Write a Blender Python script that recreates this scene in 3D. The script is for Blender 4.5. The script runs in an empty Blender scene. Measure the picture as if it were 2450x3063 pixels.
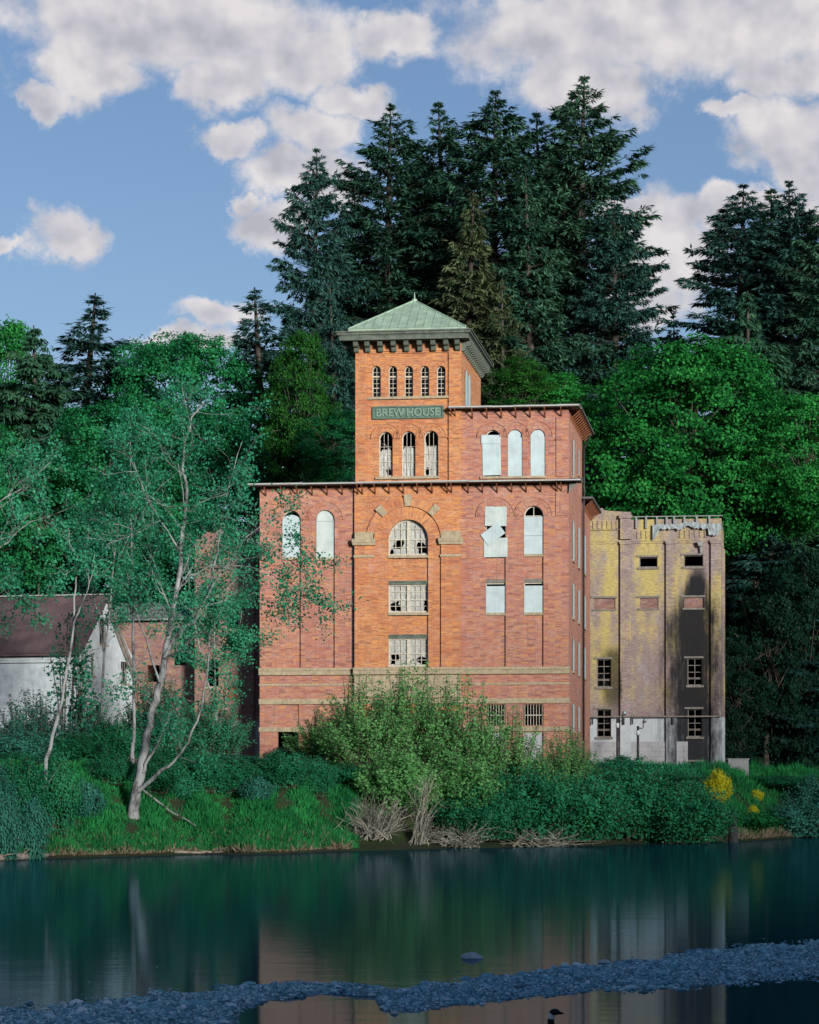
import bpy, math, random
import numpy as np
from mathutils import Vector, Matrix, noise
from mathutils.geometry import delaunay_2d_cdt

# ------------------------------------------------------------------ camera
# camera stands on the near gravel shore, level, with a vertical lens shift
F, CX, HV, CAMH = 8000.0, 1225.0, 2368.0, 3.0     # focal length / principal column / horizon row in photo pixels, eye height above water
scene = bpy.context.scene
COL = scene.collection
cam_data = bpy.data.cameras.new('camera')
cam = bpy.data.objects.new('camera', cam_data)
COL.objects.link(cam)
cam.location = (0, 0, CAMH)
cam.rotation_euler = (math.pi / 2, 0, 0)
cam_data.sensor_fit = 'HORIZONTAL'
cam_data.sensor_width = 36.0
cam_data.lens = 36.0 * F / 2450.0
cam_data.shift_y = (HV - 3063 / 2) / 2450.0
cam_data.clip_start = 0.5
cam_data.clip_end = 5000
scene.camera = cam

SUN_ELEV, SUN_AZ = 11.0, 152.0      # degrees; azimuth clockwise from +Y (view direction): the low sun stands behind the camera, to the right
SUN_STRENGTH, SKY_STRENGTH, EXPOSURE = 2.9, 0.050, 1.32

scene.view_settings.view_transform = 'Standard'
scene.view_settings.look = 'None'
scene.view_settings.gamma = 1.0
scene.view_settings.use_curve_mapping = False
scene.view_settings.exposure = EXPOSURE
cy = scene.cycles
cy.max_bounces = 6; cy.diffuse_bounces = 3; cy.glossy_bounces = 3
cy.transmission_bounces = 4; cy.transparent_max_bounces = 8
cy.caustics_reflective = False; cy.caustics_refractive = False
cy.use_denoising = True
cy.use_adaptive_sampling = False
cy.sample_clamp_indirect = 6

# ------------------------------------------------------------------ world: sky with broken cumulus
class Nodes:
    def __init__(s, tree):
        s.t = tree; tree.nodes.clear()
    def add(s, typ, **kw):
        n = s.t.nodes.new(typ)
        for k, v in kw.items(): setattr(n, k, v)
        return n
    def link(s, a, b): s.t.links.new(a, b)
    def put(s, sock, v):
        if isinstance(v, bpy.types.NodeSocket): s.link(v, sock)
        elif v is not None:
            if hasattr(sock.default_value, '__len__') and not hasattr(v, '__len__'): v = (v,) * len(sock.default_value)
            if sock.type == 'RGBA' and len(v) == 3: v = (*v, 1)
            sock.default_value = v
    def m(s, op, a=None, b=None, c=None, clamp=False):
        n = s.add('ShaderNodeMath', operation=op, use_clamp=clamp)
        for i, v in enumerate((a, b, c)):
            if v is not None: s.put(n.inputs[i], v)
        return n.outputs[0]
    def vm(s, op, a=None, b=None, c=None):
        n = s.add('ShaderNodeVectorMath', operation=op)
        for i, v in enumerate((a, b, c)):
            if v is not None: s.put(n.inputs[i], v)
        return n.outputs['Value' if op in ('LENGTH', 'DOT_PRODUCT', 'DISTANCE') else 'Vector']
    def noise(s, vec, scale, detail=3, rough=.55, out='Fac', dist=0.0):
        n = s.add('ShaderNodeTexNoise')
        if vec is not None: s.put(n.inputs['Vector'], vec)
        n.inputs['Scale'].default_value = scale; n.inputs['Detail'].default_value = detail
        n.inputs['Roughness'].default_value = rough; n.inputs['Distortion'].default_value = dist
        return n.outputs[out]
    def ramp(s, fac, stops, interp='LINEAR'):
        n = s.add('ShaderNodeValToRGB'); s.put(n.inputs[0], fac)
        cr = n.color_ramp; cr.interpolation = interp
        while len(cr.elements) < len(stops): cr.elements.new(0.5)
        for e, (p, c) in zip(cr.elements, stops):
            e.position = p; e.color = (*c, 1) if hasattr(c, '__len__') else (c, c, c, 1)
        return n.outputs[0]
    def step(s, v, a, b):      # smooth 0..1 between a and b
        n = s.add('ShaderNodeMapRange', interpolation_type='SMOOTHSTEP', clamp=True)
        s.put(n.inputs[0], v); s.put(n.inputs[1], a); s.put(n.inputs[2], b)
        return n.outputs[0]
    def mix(s, f, a, b, blend='MIX'):
        n = s.add('ShaderNodeMix', data_type='RGBA', blend_type=blend)
        s.put(n.inputs[0], f); s.put(n.inputs[6], a); s.put(n.inputs[7], b)
        return n.outputs[2]
    def xyz(s, v):
        n = s.add('ShaderNodeSeparateXYZ'); s.put(n.inputs[0], v); return n.outputs
    def comb(s, x, y, z):
        n = s.add('ShaderNodeCombineXYZ')
        for i, v in enumerate((x, y, z)): s.put(n.inputs[i], v)
        return n.outputs[0]

world = bpy.data.worlds.new('World'); scene.world = world; world.use_nodes = True
w = Nodes(world.node_tree)
sky = w.add('ShaderNodeTexSky', sky_type='NISHITA', sun_disc=False)
sky.sun_elevation = math.radians(SUN_ELEV)
sky.sun_rotation = math.radians(SUN_AZ)
sky.altitude = 50; sky.air_density = 1.0; sky.dust_density = 0.25; sky.ozone_density = 3.2
dirv = w.add('ShaderNodeTexCoord').outputs['Generated']
dx, dy, dz = w.xyz(dirv)
az = w.m('ARCTAN2', dx, dy); el = w.m('ARCSINE', dz)
p0 = w.comb(az, el, 0.0)                      # azimuth / elevation in radians
warp = w.noise(p0, 42.0, 7, .65, 'Color')
p1 = w.vm('MULTIPLY_ADD', w.vm('SUBTRACT', warp, (.5, .5, .5)), (.038, .026, 0), p0)
CLOUDS = [(530, 70, 560, 175), (650, 250, 150, 95), (250, 200, 200, 110), (900, 160, 240, 110), (150, 290, 90, 60),
          (1980, 80, 760, 185), (1770, 250, 290, 115), (1150, 110, 190, 95), (1060, 290, 150, 60), (2330, 210, 220, 95),
          (690, 410, 120, 60), (930, 390, 170, 95), (850, 520, 150, 90), (820, 690, 130, 80), (740, 620, 70, 45),
          (640, 935, 170, 50), (195, 728, 150, 90), (5, 715, 60, 40), (1000, 540, 120, 110),
          (2370, 400, 200, 140), (2440, 500, 130, 85), (1970, 760, 220, 190), (1950, 900, 170, 90), (2130, 630, 150, 75),
          (2200, 325, 110, 40), (560, 1012, 200, 45), (2350, 620, 150, 60), (1880, 640, 110, 60)]
f = None
for u, v, ru, rv in CLOUDS:
    a = math.atan((u - CX) / F); e = math.atan((HV - v) / F * math.cos(a))
    sx, sy = F / ru, F / rv
    d = w.vm('LENGTH', w.vm('MULTIPLY_ADD', p1, (sx, sy, 0), (-a * sx, -e * sy, 0)))
    g = w.m('SUBTRACT', 1.0, d)
    f = g if f is None else w.m('MAXIMUM', f, g)
fb = w.noise(p0, 44.0, 7, .60)
inframe = w.m('ADD', f, w.m('MULTIPLY_ADD', fb, 1.5, -.68))
# the same broken cloud cover over the rest of the sky, away from the part in view
gv = w.comb(w.m('DIVIDE', dx, w.m('ADD', w.m('MAXIMUM', dz, 0.0), .12)), w.m('DIVIDE', dy, w.m('ADD', w.m('MAXIMUM', dz, 0.0), .12)), 0.0)
gen = w.m('MULTIPLY_ADD', w.noise(gv, 1.3, 5, .6), 3.0, -1.74)
away = w.m('MAXIMUM', w.step(w.m('ABSOLUTE', az), .17, .24), w.step(el, .30, .36))
dens = w.m('ADD', w.m('MULTIPLY', inframe, w.m('SUBTRACT', 1.0, away)), w.m('MULTIPLY', gen, away))
mask = w.step(dens, -0.05, 0.52)
fb_lo = w.noise(p0, 40.0, 3, .5); fb_up = w.noise(w.vm('ADD', p0, (.0045, .0065, 0)), 40.0, 3, .5)       # the same field a little nearer the light: gives the billows a lit and a shaded side
relief = w.m('MULTIPLY', w.m('SUBTRACT', fb_lo, fb_up), 1.5)
shade = w.m('ADD', w.m('ADD', relief, .52), w.m('ADD', w.m('MULTIPLY', dens, -.22), w.m('MULTIPLY', w.noise(p0, 18.0, 3, .5), .22)), clamp=True)
ccol = w.ramp(shade, [(.22, (.48, .48, .53)), (.46, (.63, .61, .64)), (.72, (.80, .76, .755))])
SKYK = 1.0 / SKY_STRENGTH / (2 ** EXPOSURE)
ccol = w.vm('MULTIPLY', ccol, (SKYK, SKYK, SKYK))
haze = w.m('MULTIPLY', mask, .95)
skyc = w.mix(1.0, sky.outputs[0], (1.0, .88, .92), 'MULTIPLY')
bg = w.add('ShaderNodeBackground'); bg.inputs['Strength'].default_value = SKY_STRENGTH
w.link(w.mix(haze, skyc, ccol), bg.inputs['Color'])
w.link(bg.outputs[0], w.add('ShaderNodeOutputWorld').inputs['Surface'])

sun_data = bpy.data.lights.new('sun', 'SUN')
sun_data.energy = SUN_STRENGTH; sun_data.angle = math.radians(10.0); sun_data.color = (1.0, .95, .86)   # low sun through thin cloud: no hard shadows
sun = bpy.data.objects.new('sun', sun_data); COL.objects.link(sun)
sa, se = math.radians(SUN_AZ), math.radians(SUN_ELEV)
SUNV = Vector((math.sin(sa) * math.cos(se), math.cos(sa) * math.cos(se), math.sin(se)))   # towards the sun
sun.rotation_euler = SUNV.to_track_quat('Z', 'Y').to_euler()
sun.location = (60, -40, 90)

# ------------------------------------------------------------------ helpers
def ray(u, v, D):              # photo pixel + distance -> point
    return Vector(((u - CX) / F * D, D, CAMH + (HV - v) / F * D))
def R1(x, y): return 980 + x / 2.0536, 860 + y / 2.0536       # enlarged study views -> photo pixels
def R2(x, y): return 740 + x / 3.0804, 1400 + y / 3.0804
def R3(x, y): return 1250 + x / 3.0263, 1400 + y / 3.0263
def R4(x, y): return 1700 + x / 2.3436, 1480 + y / 2.3436
def R5(x, y): return x / 2.15625, 1650 + y / 2.15625
def R6(x, y): return 740 + x / 1.6274, 1950 + y / 1.6274

class Frame:                   # a wall plane: local x along it, y into the building
    def __init__(s, kx, ky, th):
        s.k = (kx, ky); s.th = th; s.c, s.s = math.cos(th), math.sin(th)
    def hit(s, u, v, yo=0.0):
        dx_, dz_ = (u - CX) / F, (HV - v) / F
        t = (s.k[0] * s.s + s.k[1] * s.c + yo) / (dx_ * s.s + s.c)
        px, py = dx_ * t - s.k[0], t - s.k[1]
        return px * s.c - py * s.s, CAMH + dz_ * t
    def x(s, u, yo=0.0): return s.hit(u, 2000, yo)[0]
    def z(s, u, v, yo=0.0): return s.hit(u, v, yo)[1]
    def depth(s, u, X):        # how far back along the side wall x = X a column u lies
        d = (u - CX) / F       # (kx + X c + t s) = d (ky - X s + t c)
        return (d * (s.k[1] - X * s.s) - s.k[0] - X * s.c) / (s.s - d * s.c)
    def side_z(s, t, X, v): return CAMH + (HV - v) / F * (s.k[1] - X * s.s + t * s.c)
    def root(s, name, z=0.0):
        o = bpy.data.objects.new(name, None); COL.objects.link(o)
        o.location = (s.k[0], s.k[1], z); o.rotation_euler = (0, 0, -s.th); o.empty_display_size = .5
        return o

def tag(o, label=None, cat=None, group=None, kind=None):
    if label: o['label'] = label
    if cat: o['category'] = cat
    if group: o['group'] = group
    if kind: o['kind'] = kind
    return o
def empty(name, loc=(0, 0, 0), rz=0.0):
    o = bpy.data.objects.new(name, None); COL.objects.link(o)
    o.location = loc; o.rotation_euler = (0, 0, rz); o.empty_display_size = .5
    return o
def link_mesh(name, me, mats, parent=None, smooth=False):
    if not isinstance(mats, (list, tuple)): mats = [mats]
    if len(me.materials) == 0:
        for mt in mats: me.materials.append(mt)
    o = bpy.data.objects.new(name, me); COL.objects.link(o)
    if parent is not None: o.parent = parent
    if smooth: me.polygons.foreach_set('use_smooth', np.ones(len(me.polygons), dtype=bool))
    return o
def share(name, me, parent, loc=(0, 0, 0), rot=(0, 0, 0), scale=(1, 1, 1)):
    o = bpy.data.objects.new(name, me); COL.objects.link(o); o.parent = parent
    o.location = loc; o.rotation_euler = rot; o.scale = scale
    return o
def np_mesh(name, V, Fq):      # V (n,3), Fq (m,k): all faces with k corners
    me = bpy.data.meshes.new(name)
    V = np.asarray(V, dtype=np.float32); Fq = np.asarray(Fq, dtype=np.int32)
    me.vertices.add(len(V)); me.vertices.foreach_set('co', V.ravel())
    k = Fq.shape[1]
    me.loops.add(Fq.size); me.loops.foreach_set('vertex_index', Fq.ravel())
    me.polygons.add(len(Fq)); me.polygons.foreach_set('loop_start', np.arange(0, Fq.size, k, dtype=np.int32))
    me.update(calc_edges=True)
    return me

class MB:                      # collects shapes that become ONE mesh
    def __init__(s): s.v = []; s.f = []; s.uv = []; s.mi = []
    def face(s, pts, uv=None, mi=0):
        b = len(s.v); s.v += [tuple(p) for p in pts]; s.f.append(tuple(range(b, b + len(pts)))); s.uv.append(uv); s.mi.append(mi)
    def box(s, x0, x1, y0, y1, z0, z1, mi=0):
        x0, x1 = min(x0, x1), max(x0, x1); y0, y1 = min(y0, y1), max(y0, y1); z0, z1 = min(z0, z1), max(z0, z1)
        c = [(x0, y0, z0), (x1, y0, z0), (x1, y1, z0), (x0, y1, z0), (x0, y0, z1), (x1, y0, z1), (x1, y1, z1), (x0, y1, z1)]
        for q in ((0, 1, 5, 4), (1, 2, 6, 5), (2, 3, 7, 6), (3, 0, 4, 7), (4, 5, 6, 7), (3, 2, 1, 0)): s.face([c[i] for i in q], None, mi)
    def beam(s, a, b, wd, ht, up=(0, 0, 1), mi=0):
        a, b = Vector(a), Vector(b); d = (b - a).normalized(); up = Vector(up)
        if abs(d.dot(up)) > .98: up = Vector((0, 1, 0))
        sd = d.cross(up).normalized() * wd / 2; u = sd.cross(d).normalized() * ht / 2
        c = [a - sd - u, a + sd - u, a + sd + u, a - sd + u, b - sd - u, b + sd - u, b + sd + u, b - sd + u]
        for q in ((0, 1, 5, 4), (1, 2, 6, 5), (2, 3, 7, 6), (3, 0, 4, 7), (4, 5, 6, 7), (3, 2, 1, 0)): s.face([c[i] for i in q], None, mi)
    def prism(s, poly, y0, y1, mi=0):            # poly of (x, z), extruded along y
        s.face([(x, y0, z) for x, z in poly], None, mi); s.face([(x, y1, z) for x, z in reversed(poly)], None, mi)
        n = len(poly)
        for i in range(n):
            (ax, az_), (bx, bz) = poly[i], poly[(i + 1) % n]
            s.face([(ax, y0, az_), (ax, y1, az_), (bx, y1, bz), (bx, y0, bz)], None, mi)
    def prism_x(s, poly, x0, x1, mi=0):          # poly of (y, z), extruded along x
        s.face([(x0, y, z) for y, z in poly], None, mi); s.face([(x1, y, z) for y, z in reversed(poly)], None, mi)
        n = len(poly)
        for i in range(n):
            (ay, az_), (by, bz) = poly[i], poly[(i + 1) % n]
            s.face([(x0, ay, az_), (x1, ay, az_), (x1, by, bz), (x0, by, bz)], None, mi)
    def tube(s, pts, rad, n=6, mi=0, cap=True):
        pts = [Vector(p) for p in pts]
        if not hasattr(rad, '__len__'): rad = [rad] * len(pts)
        ref = None; b = len(s.v)
        for i, p in enumerate(pts):
            d = (pts[min(i + 1, len(pts) - 1)] - pts[max(i - 1, 0)]).normalized()
            if ref is None: ref = d.orthogonal().normalized()
            ref = (ref - d * ref.dot(d)).normalized(); bi = d.cross(ref)
            for k in range(n):
                a = 2 * math.pi * k / n
                s.v.append(tuple(p + (ref * math.cos(a) + bi * math.sin(a)) * rad[i]))
        for i in range(len(pts) - 1):
            for k in range(n):
                s.f.append((b + i * n + k, b + i * n + (k + 1) % n, b + (i + 1) * n + (k + 1) % n, b + (i + 1) * n + k)); s.uv.append(None); s.mi.append(mi)
        if cap:
            s.f.append(tuple(b + k for k in reversed(range(n)))); s.f.append(tuple(b + (len(pts) - 1) * n + k for k in range(n)))
            s.uv += [None, None]; s.mi += [mi, mi]
    def build(s, name, mats, parent=None, smooth=False):
        me = bpy.data.meshes.new(name); me.from_pydata(s.v, [], s.f)
        uvl = me.uv_layers.new(name='UVMap').data
        for p, uv, mi in zip(me.polygons, s.uv, s.mi):
            p.material_index = mi
            if uv is None:
                n = p.normal; ax, ay, az_ = abs(n.x), abs(n.y), abs(n.z)
                for li in p.loop_indices:
                    co = me.vertices[me.loops[li].vertex_index].co
                    uvl[li].uv = (co.y + 1.3, co.z) if ax >= ay and ax >= az_ else ((co.x, co.z) if ay >= az_ else (co.x, co.y))
            else:
                for li, q in zip(p.loop_indices, uv): uvl[li].uv = q
        return link_mesh(name, me, mats, parent, smooth)

def inside(p, poly):
    x, y = p; r = False; j = len(poly) - 1
    for i in range(len(poly)):
        xi, yi = poly[i]; xj, yj = poly[j]
        if (yi > y) != (yj > y) and x < (xj - xi) * (y - yi) / (yj - yi) + xi: r = not r
        j = i
    return r
def arch_poly(x0, x1, z0, ztop, rise=None, n=14):      # opening with a (semi)circular or flat head, counter-clockwise
    a = (x1 - x0) / 2; cxm = (x0 + x1) / 2
    if rise is None: rise = a
    if rise == 0: return [(x0, z0), (x1, z0), (x1, ztop), (x0, ztop)]
    zs = ztop - rise
    return [(x0, z0), (x1, z0)] + [(cxm + a * math.cos(math.pi * i / n), zs + rise * math.sin(math.pi * i / n)) for i in range(n + 1)]
def wall(mb, outer, holes, plane, reveal, mi=0, skip=()):   # plane(a, b, o) -> 3D, o = inward offset
    polys = [outer] + list(holes); vs = []; es = []
    for p in polys:
        b = len(vs); vs += [Vector(q) for q in p]; es += [(b + i, b + (i + 1) % len(p)) for i in range(len(p))]
    V, E, Fc = delaunay_2d_cdt(vs, es, [], 0, 1e-5)[:3]
    for t in Fc:
        c = ((V[t[0]].x + V[t[1]].x + V[t[2]].x) / 3, (V[t[0]].y + V[t[1]].y + V[t[2]].y) / 3)
        if not inside(c, outer) or any(inside(c, h) for h in holes): continue
        mb.face([plane(V[i].x, V[i].y, 0) for i in t], [(V[i].x, V[i].y) for i in t], mi)
    for hi, h in enumerate(holes):
        if hi in skip: continue
        L = 0
        for i in range(len(h)):
            a, b = h[i], h[(i + 1) % len(h)]; d = math.hypot(a[0] - b[0], a[1] - b[1])
            vert = abs(a[0] - b[0]) < abs(a[1] - b[1])
            uvs = [(0, a[1]), (reveal, a[1]), (reveal, b[1]), (0, b[1])] if vert else [(a[0], 0), (a[0], reveal), (b[0], reveal), (b[0], 0)]
            mb.face([plane(*a, 0), plane(*a, reveal), plane(*b, reveal), plane(*b, 0)], uvs, mi)
def ring(mb, cx_, cz, r0, r1, y0, y1, a0=0.0, a1=math.pi, n=28, mi=0, ez=1.0):   # arch band of radial brick; uv runs round the arch
    rm = (r0 + r1) / 2
    pt = lambda r, a, y: (cx_ + r * math.cos(a), y, cz + r * ez * math.sin(a))
    for i in range(n):
        a, b = a0 + (a1 - a0) * i / n, a0 + (a1 - a0) * (i + 1) / n
        ua, ub = a * rm, b * rm
        mb.face([pt(r0, a, y0), pt(r1, a, y0), pt(r1, b, y0), pt(r0, b, y0)], [(r0, ua), (r1, ua), (r1, ub), (r0, ub)], mi)
        mb.face([pt(r1, a, y0), pt(r1, a, y1), pt(r1, b, y1), pt(r1, b, y0)], [(0, ua), (y1 - y0, ua), (y1 - y0, ub), (0, ub)], mi)
        mb.face([pt(r0, a, y1), pt(r0, a, y0), pt(r0, b, y0), pt(r0, b, y1)], [(y1 - y0, ua), (0, ua), (0, ub), (y1 - y0, ub)], mi)
    for a, fl in ((a0, 0), (a1, 1)):
        mb.face([pt(r0, a, y0), pt(r0, a, y1), pt(r1, a, y1), pt(r1, a, y0)], [(0, 0), (.1, 0), (.1, .3), (0, .3)], mi)

# ------------------------------------------------------------------ materials
def new_mat(name):
    m = bpy.data.materials.new(name); m.use_nodes = True
    return m, Nodes(m.node_tree)
def finish(n, col, rough=.8, bump=None, bstr=.3, bdist=.02, spec=.3, metal=0.0, **kw):
    b = n.add('ShaderNodeBsdfPrincipled')
    n.put(b.inputs['Base Color'], col); n.put(b.inputs['Roughness'], rough)
    n.put(b.inputs['Specular IOR Level'], spec); n.put(b.inputs['Metallic'], metal)
    for k, v in kw.items(): n.put(b.inputs[k], v)
    if bump is not None:
        bn = n.add('ShaderNodeBump'); bn.inputs['Strength'].default_value = bstr; bn.inputs['Distance'].default_value = bdist
        n.link(bump, bn.inputs['Height']); n.link(bn.outputs[0], b.inputs['Normal'])
    n.link(b.outputs[0], n.add('ShaderNodeOutputMaterial').inputs['Surface'])
    return b
def geo_pos(n): return n.add('ShaderNodeNewGeometry').outputs['Position']
def obj_pos(n): return n.add('ShaderNodeTexCoord').outputs['Object']

def plain(name, col, rough=.75, var=.25, scale=6.0, metal=0.0, spec=.3, streak=0.0, bstr=.15):
    m, n = new_mat(name); p = obj_pos(n)
    f = n.noise(p, scale, 5, .6)
    c = n.mix(n.step(f, .25, .75), tuple(x * (1 - var) for x in col), tuple(min(1, x * (1 + var * .7)) for x in col))
    if streak:
        q = n.vm('MULTIPLY', p, (5.0, 5.0, .35))
        c = n.mix(n.m('MULTIPLY', n.step(n.noise(q, 1.6, 4, .6), .48, .8), streak), c, tuple(x * .35 for x in col))
    finish(n, c, rough, f, bstr, .02, spec, metal)
    return m

def brick_nodes(n, c1, c2, mortar, bw=.215, rh=.0765, msize=.0135):
    uv = n.add('ShaderNodeUVMap'); uv.uv_map = 'UVMap'
    b = n.add('ShaderNodeTexBrick'); n.link(uv.outputs[0], b.inputs['Vector'])
    b.inputs['Scale'].default_value = 1.0; b.inputs['Brick Width'].default_value = bw; b.inputs['Row Height'].default_value = rh
    b.inputs['Mortar Size'].default_value = msize; b.inputs['Mortar Smooth'].default_value = .3; b.inputs['Bias'].default_value = -.1
    n.put(b.inputs['Color1'], c1); n.put(b.inputs['Color2'], c2); n.put(b.inputs['Mortar'], mortar)
    return b, uv.outputs[0]

def make_brick(name='brick_red', tint=(1, 1, 1), dirt=1.0):
    m, n = new_mat(name)
    p = obj_pos(n)
    lo = n.noise(p, .35, 4, .6); mid = n.noise(n.vm('MULTIPLY', p, (1.3, 1.3, 4.0)), 1.0, 4, .6)
    t = lambda c: tuple(a * b for a, b in zip(c, tint))
    c1 = n.mix(n.step(lo, .35, .65), t((.38, .105, .055)), t((.47, .165, .070)))
    c2 = n.mix(n.step(mid, .35, .7), t((.19, .060, .058)), t((.33, .088, .060)))
    mort = n.mix(n.step(mid, .3, .65), t((.54, .35, .28)), t((.36, .18, .14)))
    b, uv = brick_nodes(n, c1, c2, mort)
    # single bricks darker or orange
    cell = n.add('ShaderNodeTexWhiteNoise', noise_dimensions='2D')
    q = n.vm('FLOOR', n.vm('MULTIPLY', uv, (1 / .43, 1 / .0765, 1)))
    n.link(q, cell.inputs['Vector'])
    col = n.mix(n.m('MULTIPLY', n.step(cell.outputs[0], .80, .95), .45), b.outputs['Color'], t((.13, .05, .05)))
    col = n.mix(n.m('MULTIPLY', n.step(cell.outputs[0], .16, .05), .4), col, t((.56, .25, .065)))
    # pale bloom and repointed patches, rain streaks
    bloom = n.step(n.noise(n.vm('MULTIPLY', p, (1, 1, .8)), .55, 6, .68), .56, .76)
    col = n.mix(n.m('MULTIPLY', bloom, .35 * dirt), col, (.50, .36, .33))
    salt = n.step(n.noise(n.vm('MULTIPLY', p, (2.2, 2.2, 6)), .8, 5, .75), .66, .74)
    col = n.mix(n.m('MULTIPLY', salt, .60 * dirt), col, (.60, .52, .50))
    drk = n.step(n.noise(n.vm('MULTIPLY', p, (3.0, 3.0, .22)), .9, 4, .65), .55, .80)
    col = n.mix(n.m('MULTIPLY', drk, .42 * dirt), col, (.12, .05, .045))
    hgt = n.m('ADD', n.m('SUBTRACT', 1.0, b.outputs['Fac']), n.m('MULTIPLY', n.noise(p, 30, 3), .5))
    finish(n, col, .88, hgt, .5, .008, .2)
    return m

def make_annex_brick():
    # once cream-yellow painted, now flaking to bare brick, with a soot-black run and a white painted dado
    m, n = new_mat('flaking_yellow_brick'); p = obj_pos(n); x, y, z = n.xyz(p)
    lo = n.noise(p, .5, 5, .65)
    c1 = n.mix(n.step(lo, .4, .65), (.165, .125, .115), (.25, .19, .175))
    b, uv = brick_nodes(n, c1, (.13, .095, .095), (.30, .26, .265))
    col = b.outputs['Color']
    grey = n.step(n.noise(n.vm('MULTIPLY', p, (1, 1, .5)), .8, 6, .7), .50, .66)
    col = n.mix(n.m('MULTIPLY', grey, .5), col, (.25, .245, .255))
    bands = n.noise(n.vm('MULTIPLY', p, (1.1, 1.1, .22)), .62, 3, .5)
    yl = n.step(n.m('MULTIPLY_ADD', n.noise(n.vm('MULTIPLY', p, (2.0, 2.0, 7.0)), 1.4, 6, .85), .42, n.m('ADD', n.m('MULTIPLY', bands, .62), n.m('MULTIPLY', lo, .34))), .625, .80)
    yl = n.m('MULTIPLY', yl, n.step(z, ANX_WHITE_Z + .2, ANX_WHITE_Z + 2.0))
    col = n.mix(n.m('MULTIPLY', yl, .85), col, n.mix(n.noise(p, 3.0, 4), (.30, .255, .075), (.42, .365, .13)))
    rows = n.noise(n.vm('MULTIPLY', p, (3.2, 3.2, 15.0)), 1.0, 4, .7)
    col = n.mix(1.0, col, n.ramp(rows, [(.30, (.58, .57, .60)), (.5, (1.0, .98, .98)), (.70, (1.32, 1.28, 1.24))]), 'MULTIPLY')
    gaps = n.step(n.noise(n.vm('MULTIPLY', p, (4.0, 4.0, 22.0)), 1.3, 3, .7), .66, .74)
    col = n.mix(n.m('MULTIPLY', gaps, .7), col, (.05, .042, .045))
    # soot run below the broken rainwater head
    wob = n.m('MULTIPLY_ADD', n.noise(n.vm('MULTIPLY', p, (1, 1, .5)), 1.2, 6, .7), 1.3, -.65)
    xs = n.m('ADD', x, wob)
    grow_ = n.step(z, ANX_SOOT_TOP + .8, ANX_SOOT_TOP - 5.0)
    half = n.m('MULTIPLY_ADD', grow_, 2.1, .55); mid_ = n.m('SUBTRACT', ANX_SOOT_X - .05, n.m('MULTIPLY', grow_, .34))
    bell = n.m('SUBTRACT', 1.0, n.m('DIVIDE', n.m('ABSOLUTE', n.m('SUBTRACT', x, mid_)), half))
    rag = n.m('ADD', n.m('MULTIPLY', n.noise(n.vm('MULTIPLY', p, (1.6, 1.6, .45)), 1.1, 7, .72), 1.3), n.m('MULTIPLY', n.noise(n.vm('MULTIPLY', p, (5, 5, .3)), 1.0, 4, .6), .5))
    soot = n.m('MULTIPLY', n.step(n.m('ADD', bell, n.m('SUBTRACT', rag, .9)), -.12, .72), n.step(z, ANX_SOOT_TOP + 1.1, ANX_SOOT_TOP - .8))
    soot2 = n.m('MULTIPLY', n.m('MULTIPLY', n.step(xs, ANX_P1 - 1.7, ANX_P1 - .7), n.step(xs, ANX_P1 + .2, ANX_P1 - .1)), n.m('MULTIPLY', n.step(z, ANX_S2 + .6, ANX_S2 - .4), n.step(z, ANX_S2 - 5.5, ANX_S2 - 3.0)))
    soot = n.m('MAXIMUM', soot, n.m('MULTIPLY', soot2, .8))
    keep = n.step(n.noise(n.vm('MULTIPLY', p, (4, 4, 10)), 1.2, 4, .75), .60, .75)
    # white painted dado and rendered foot
    wht = n.m('MULTIPLY', n.step(z, ANX_WHITE_Z + .06, ANX_WHITE_Z), n.step(n.noise(n.vm('MULTIPLY', p, (2.5, 2.5, 7)), 1.3, 4, .75), .70, .60))
    col = n.mix(n.m('MULTIPLY', wht, .9), col, n.mix(n.noise(p, 2.0, 4), (.30, .35, .39), (.45, .50, .53)))
    col = n.mix(n.m('MULTIPLY', soot, n.m('SUBTRACT', .98, n.m('MULTIPLY', keep, .30))), col, (.009, .010, .013))
    hgt = n.m('SUBTRACT', 1.0, b.outputs['Fac'])
    finish(n, col, .9, hgt, .5, .008, .2)
    return m

def foliage(name, dark, light, trans=.35, hue_scale=.35, gloss=.5):
    m, n = new_mat(name)
    g = n.add('ShaderNodeNewGeometry'); oi = n.add('ShaderNodeObjectInfo')
    f = n.m('ADD', n.m('MULTIPLY', n.noise(g.outputs['Position'], hue_scale, 3, .6), .55), n.m('MULTIPLY', n.noise(g.outputs['Position'], hue_scale * 3.5, 3, .6), .45))
    f2 = n.m('ADD', n.m('MULTIPLY', n.m('SUBTRACT', f, .5), 2.4), n.m('ADD', n.m('MULTIPLY_ADD', g.outputs['Random Per Island'], .42, .18), n.m('MULTIPLY', n.m('SUBTRACT', oi.outputs['Random'], .5), .3)), clamp=True)
    col = n.mix(f2, dark, light)
    d = n.add('ShaderNodeBsdfPrincipled'); n.link(col, d.inputs['Base Color']); d.inputs['Roughness'].default_value = gloss
    d.inputs['Specular IOR Level'].default_value = .06
    t = n.add('ShaderNodeBsdfTranslucent'); n.link(n.mix(.5, col, n.vm('MULTIPLY', col, (1.5, 1.25, .5))), t.inputs['Color'])
    mx = n.add('ShaderNodeMixShader'); mx.inputs[0].default_value = trans
    n.link(d.outputs[0], mx.inputs[1]); n.link(t.outputs[0], mx.inputs[2])
    n.link(mx.outputs[0], n.add('ShaderNodeOutputMaterial').inputs['Surface'])
    return m
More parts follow.
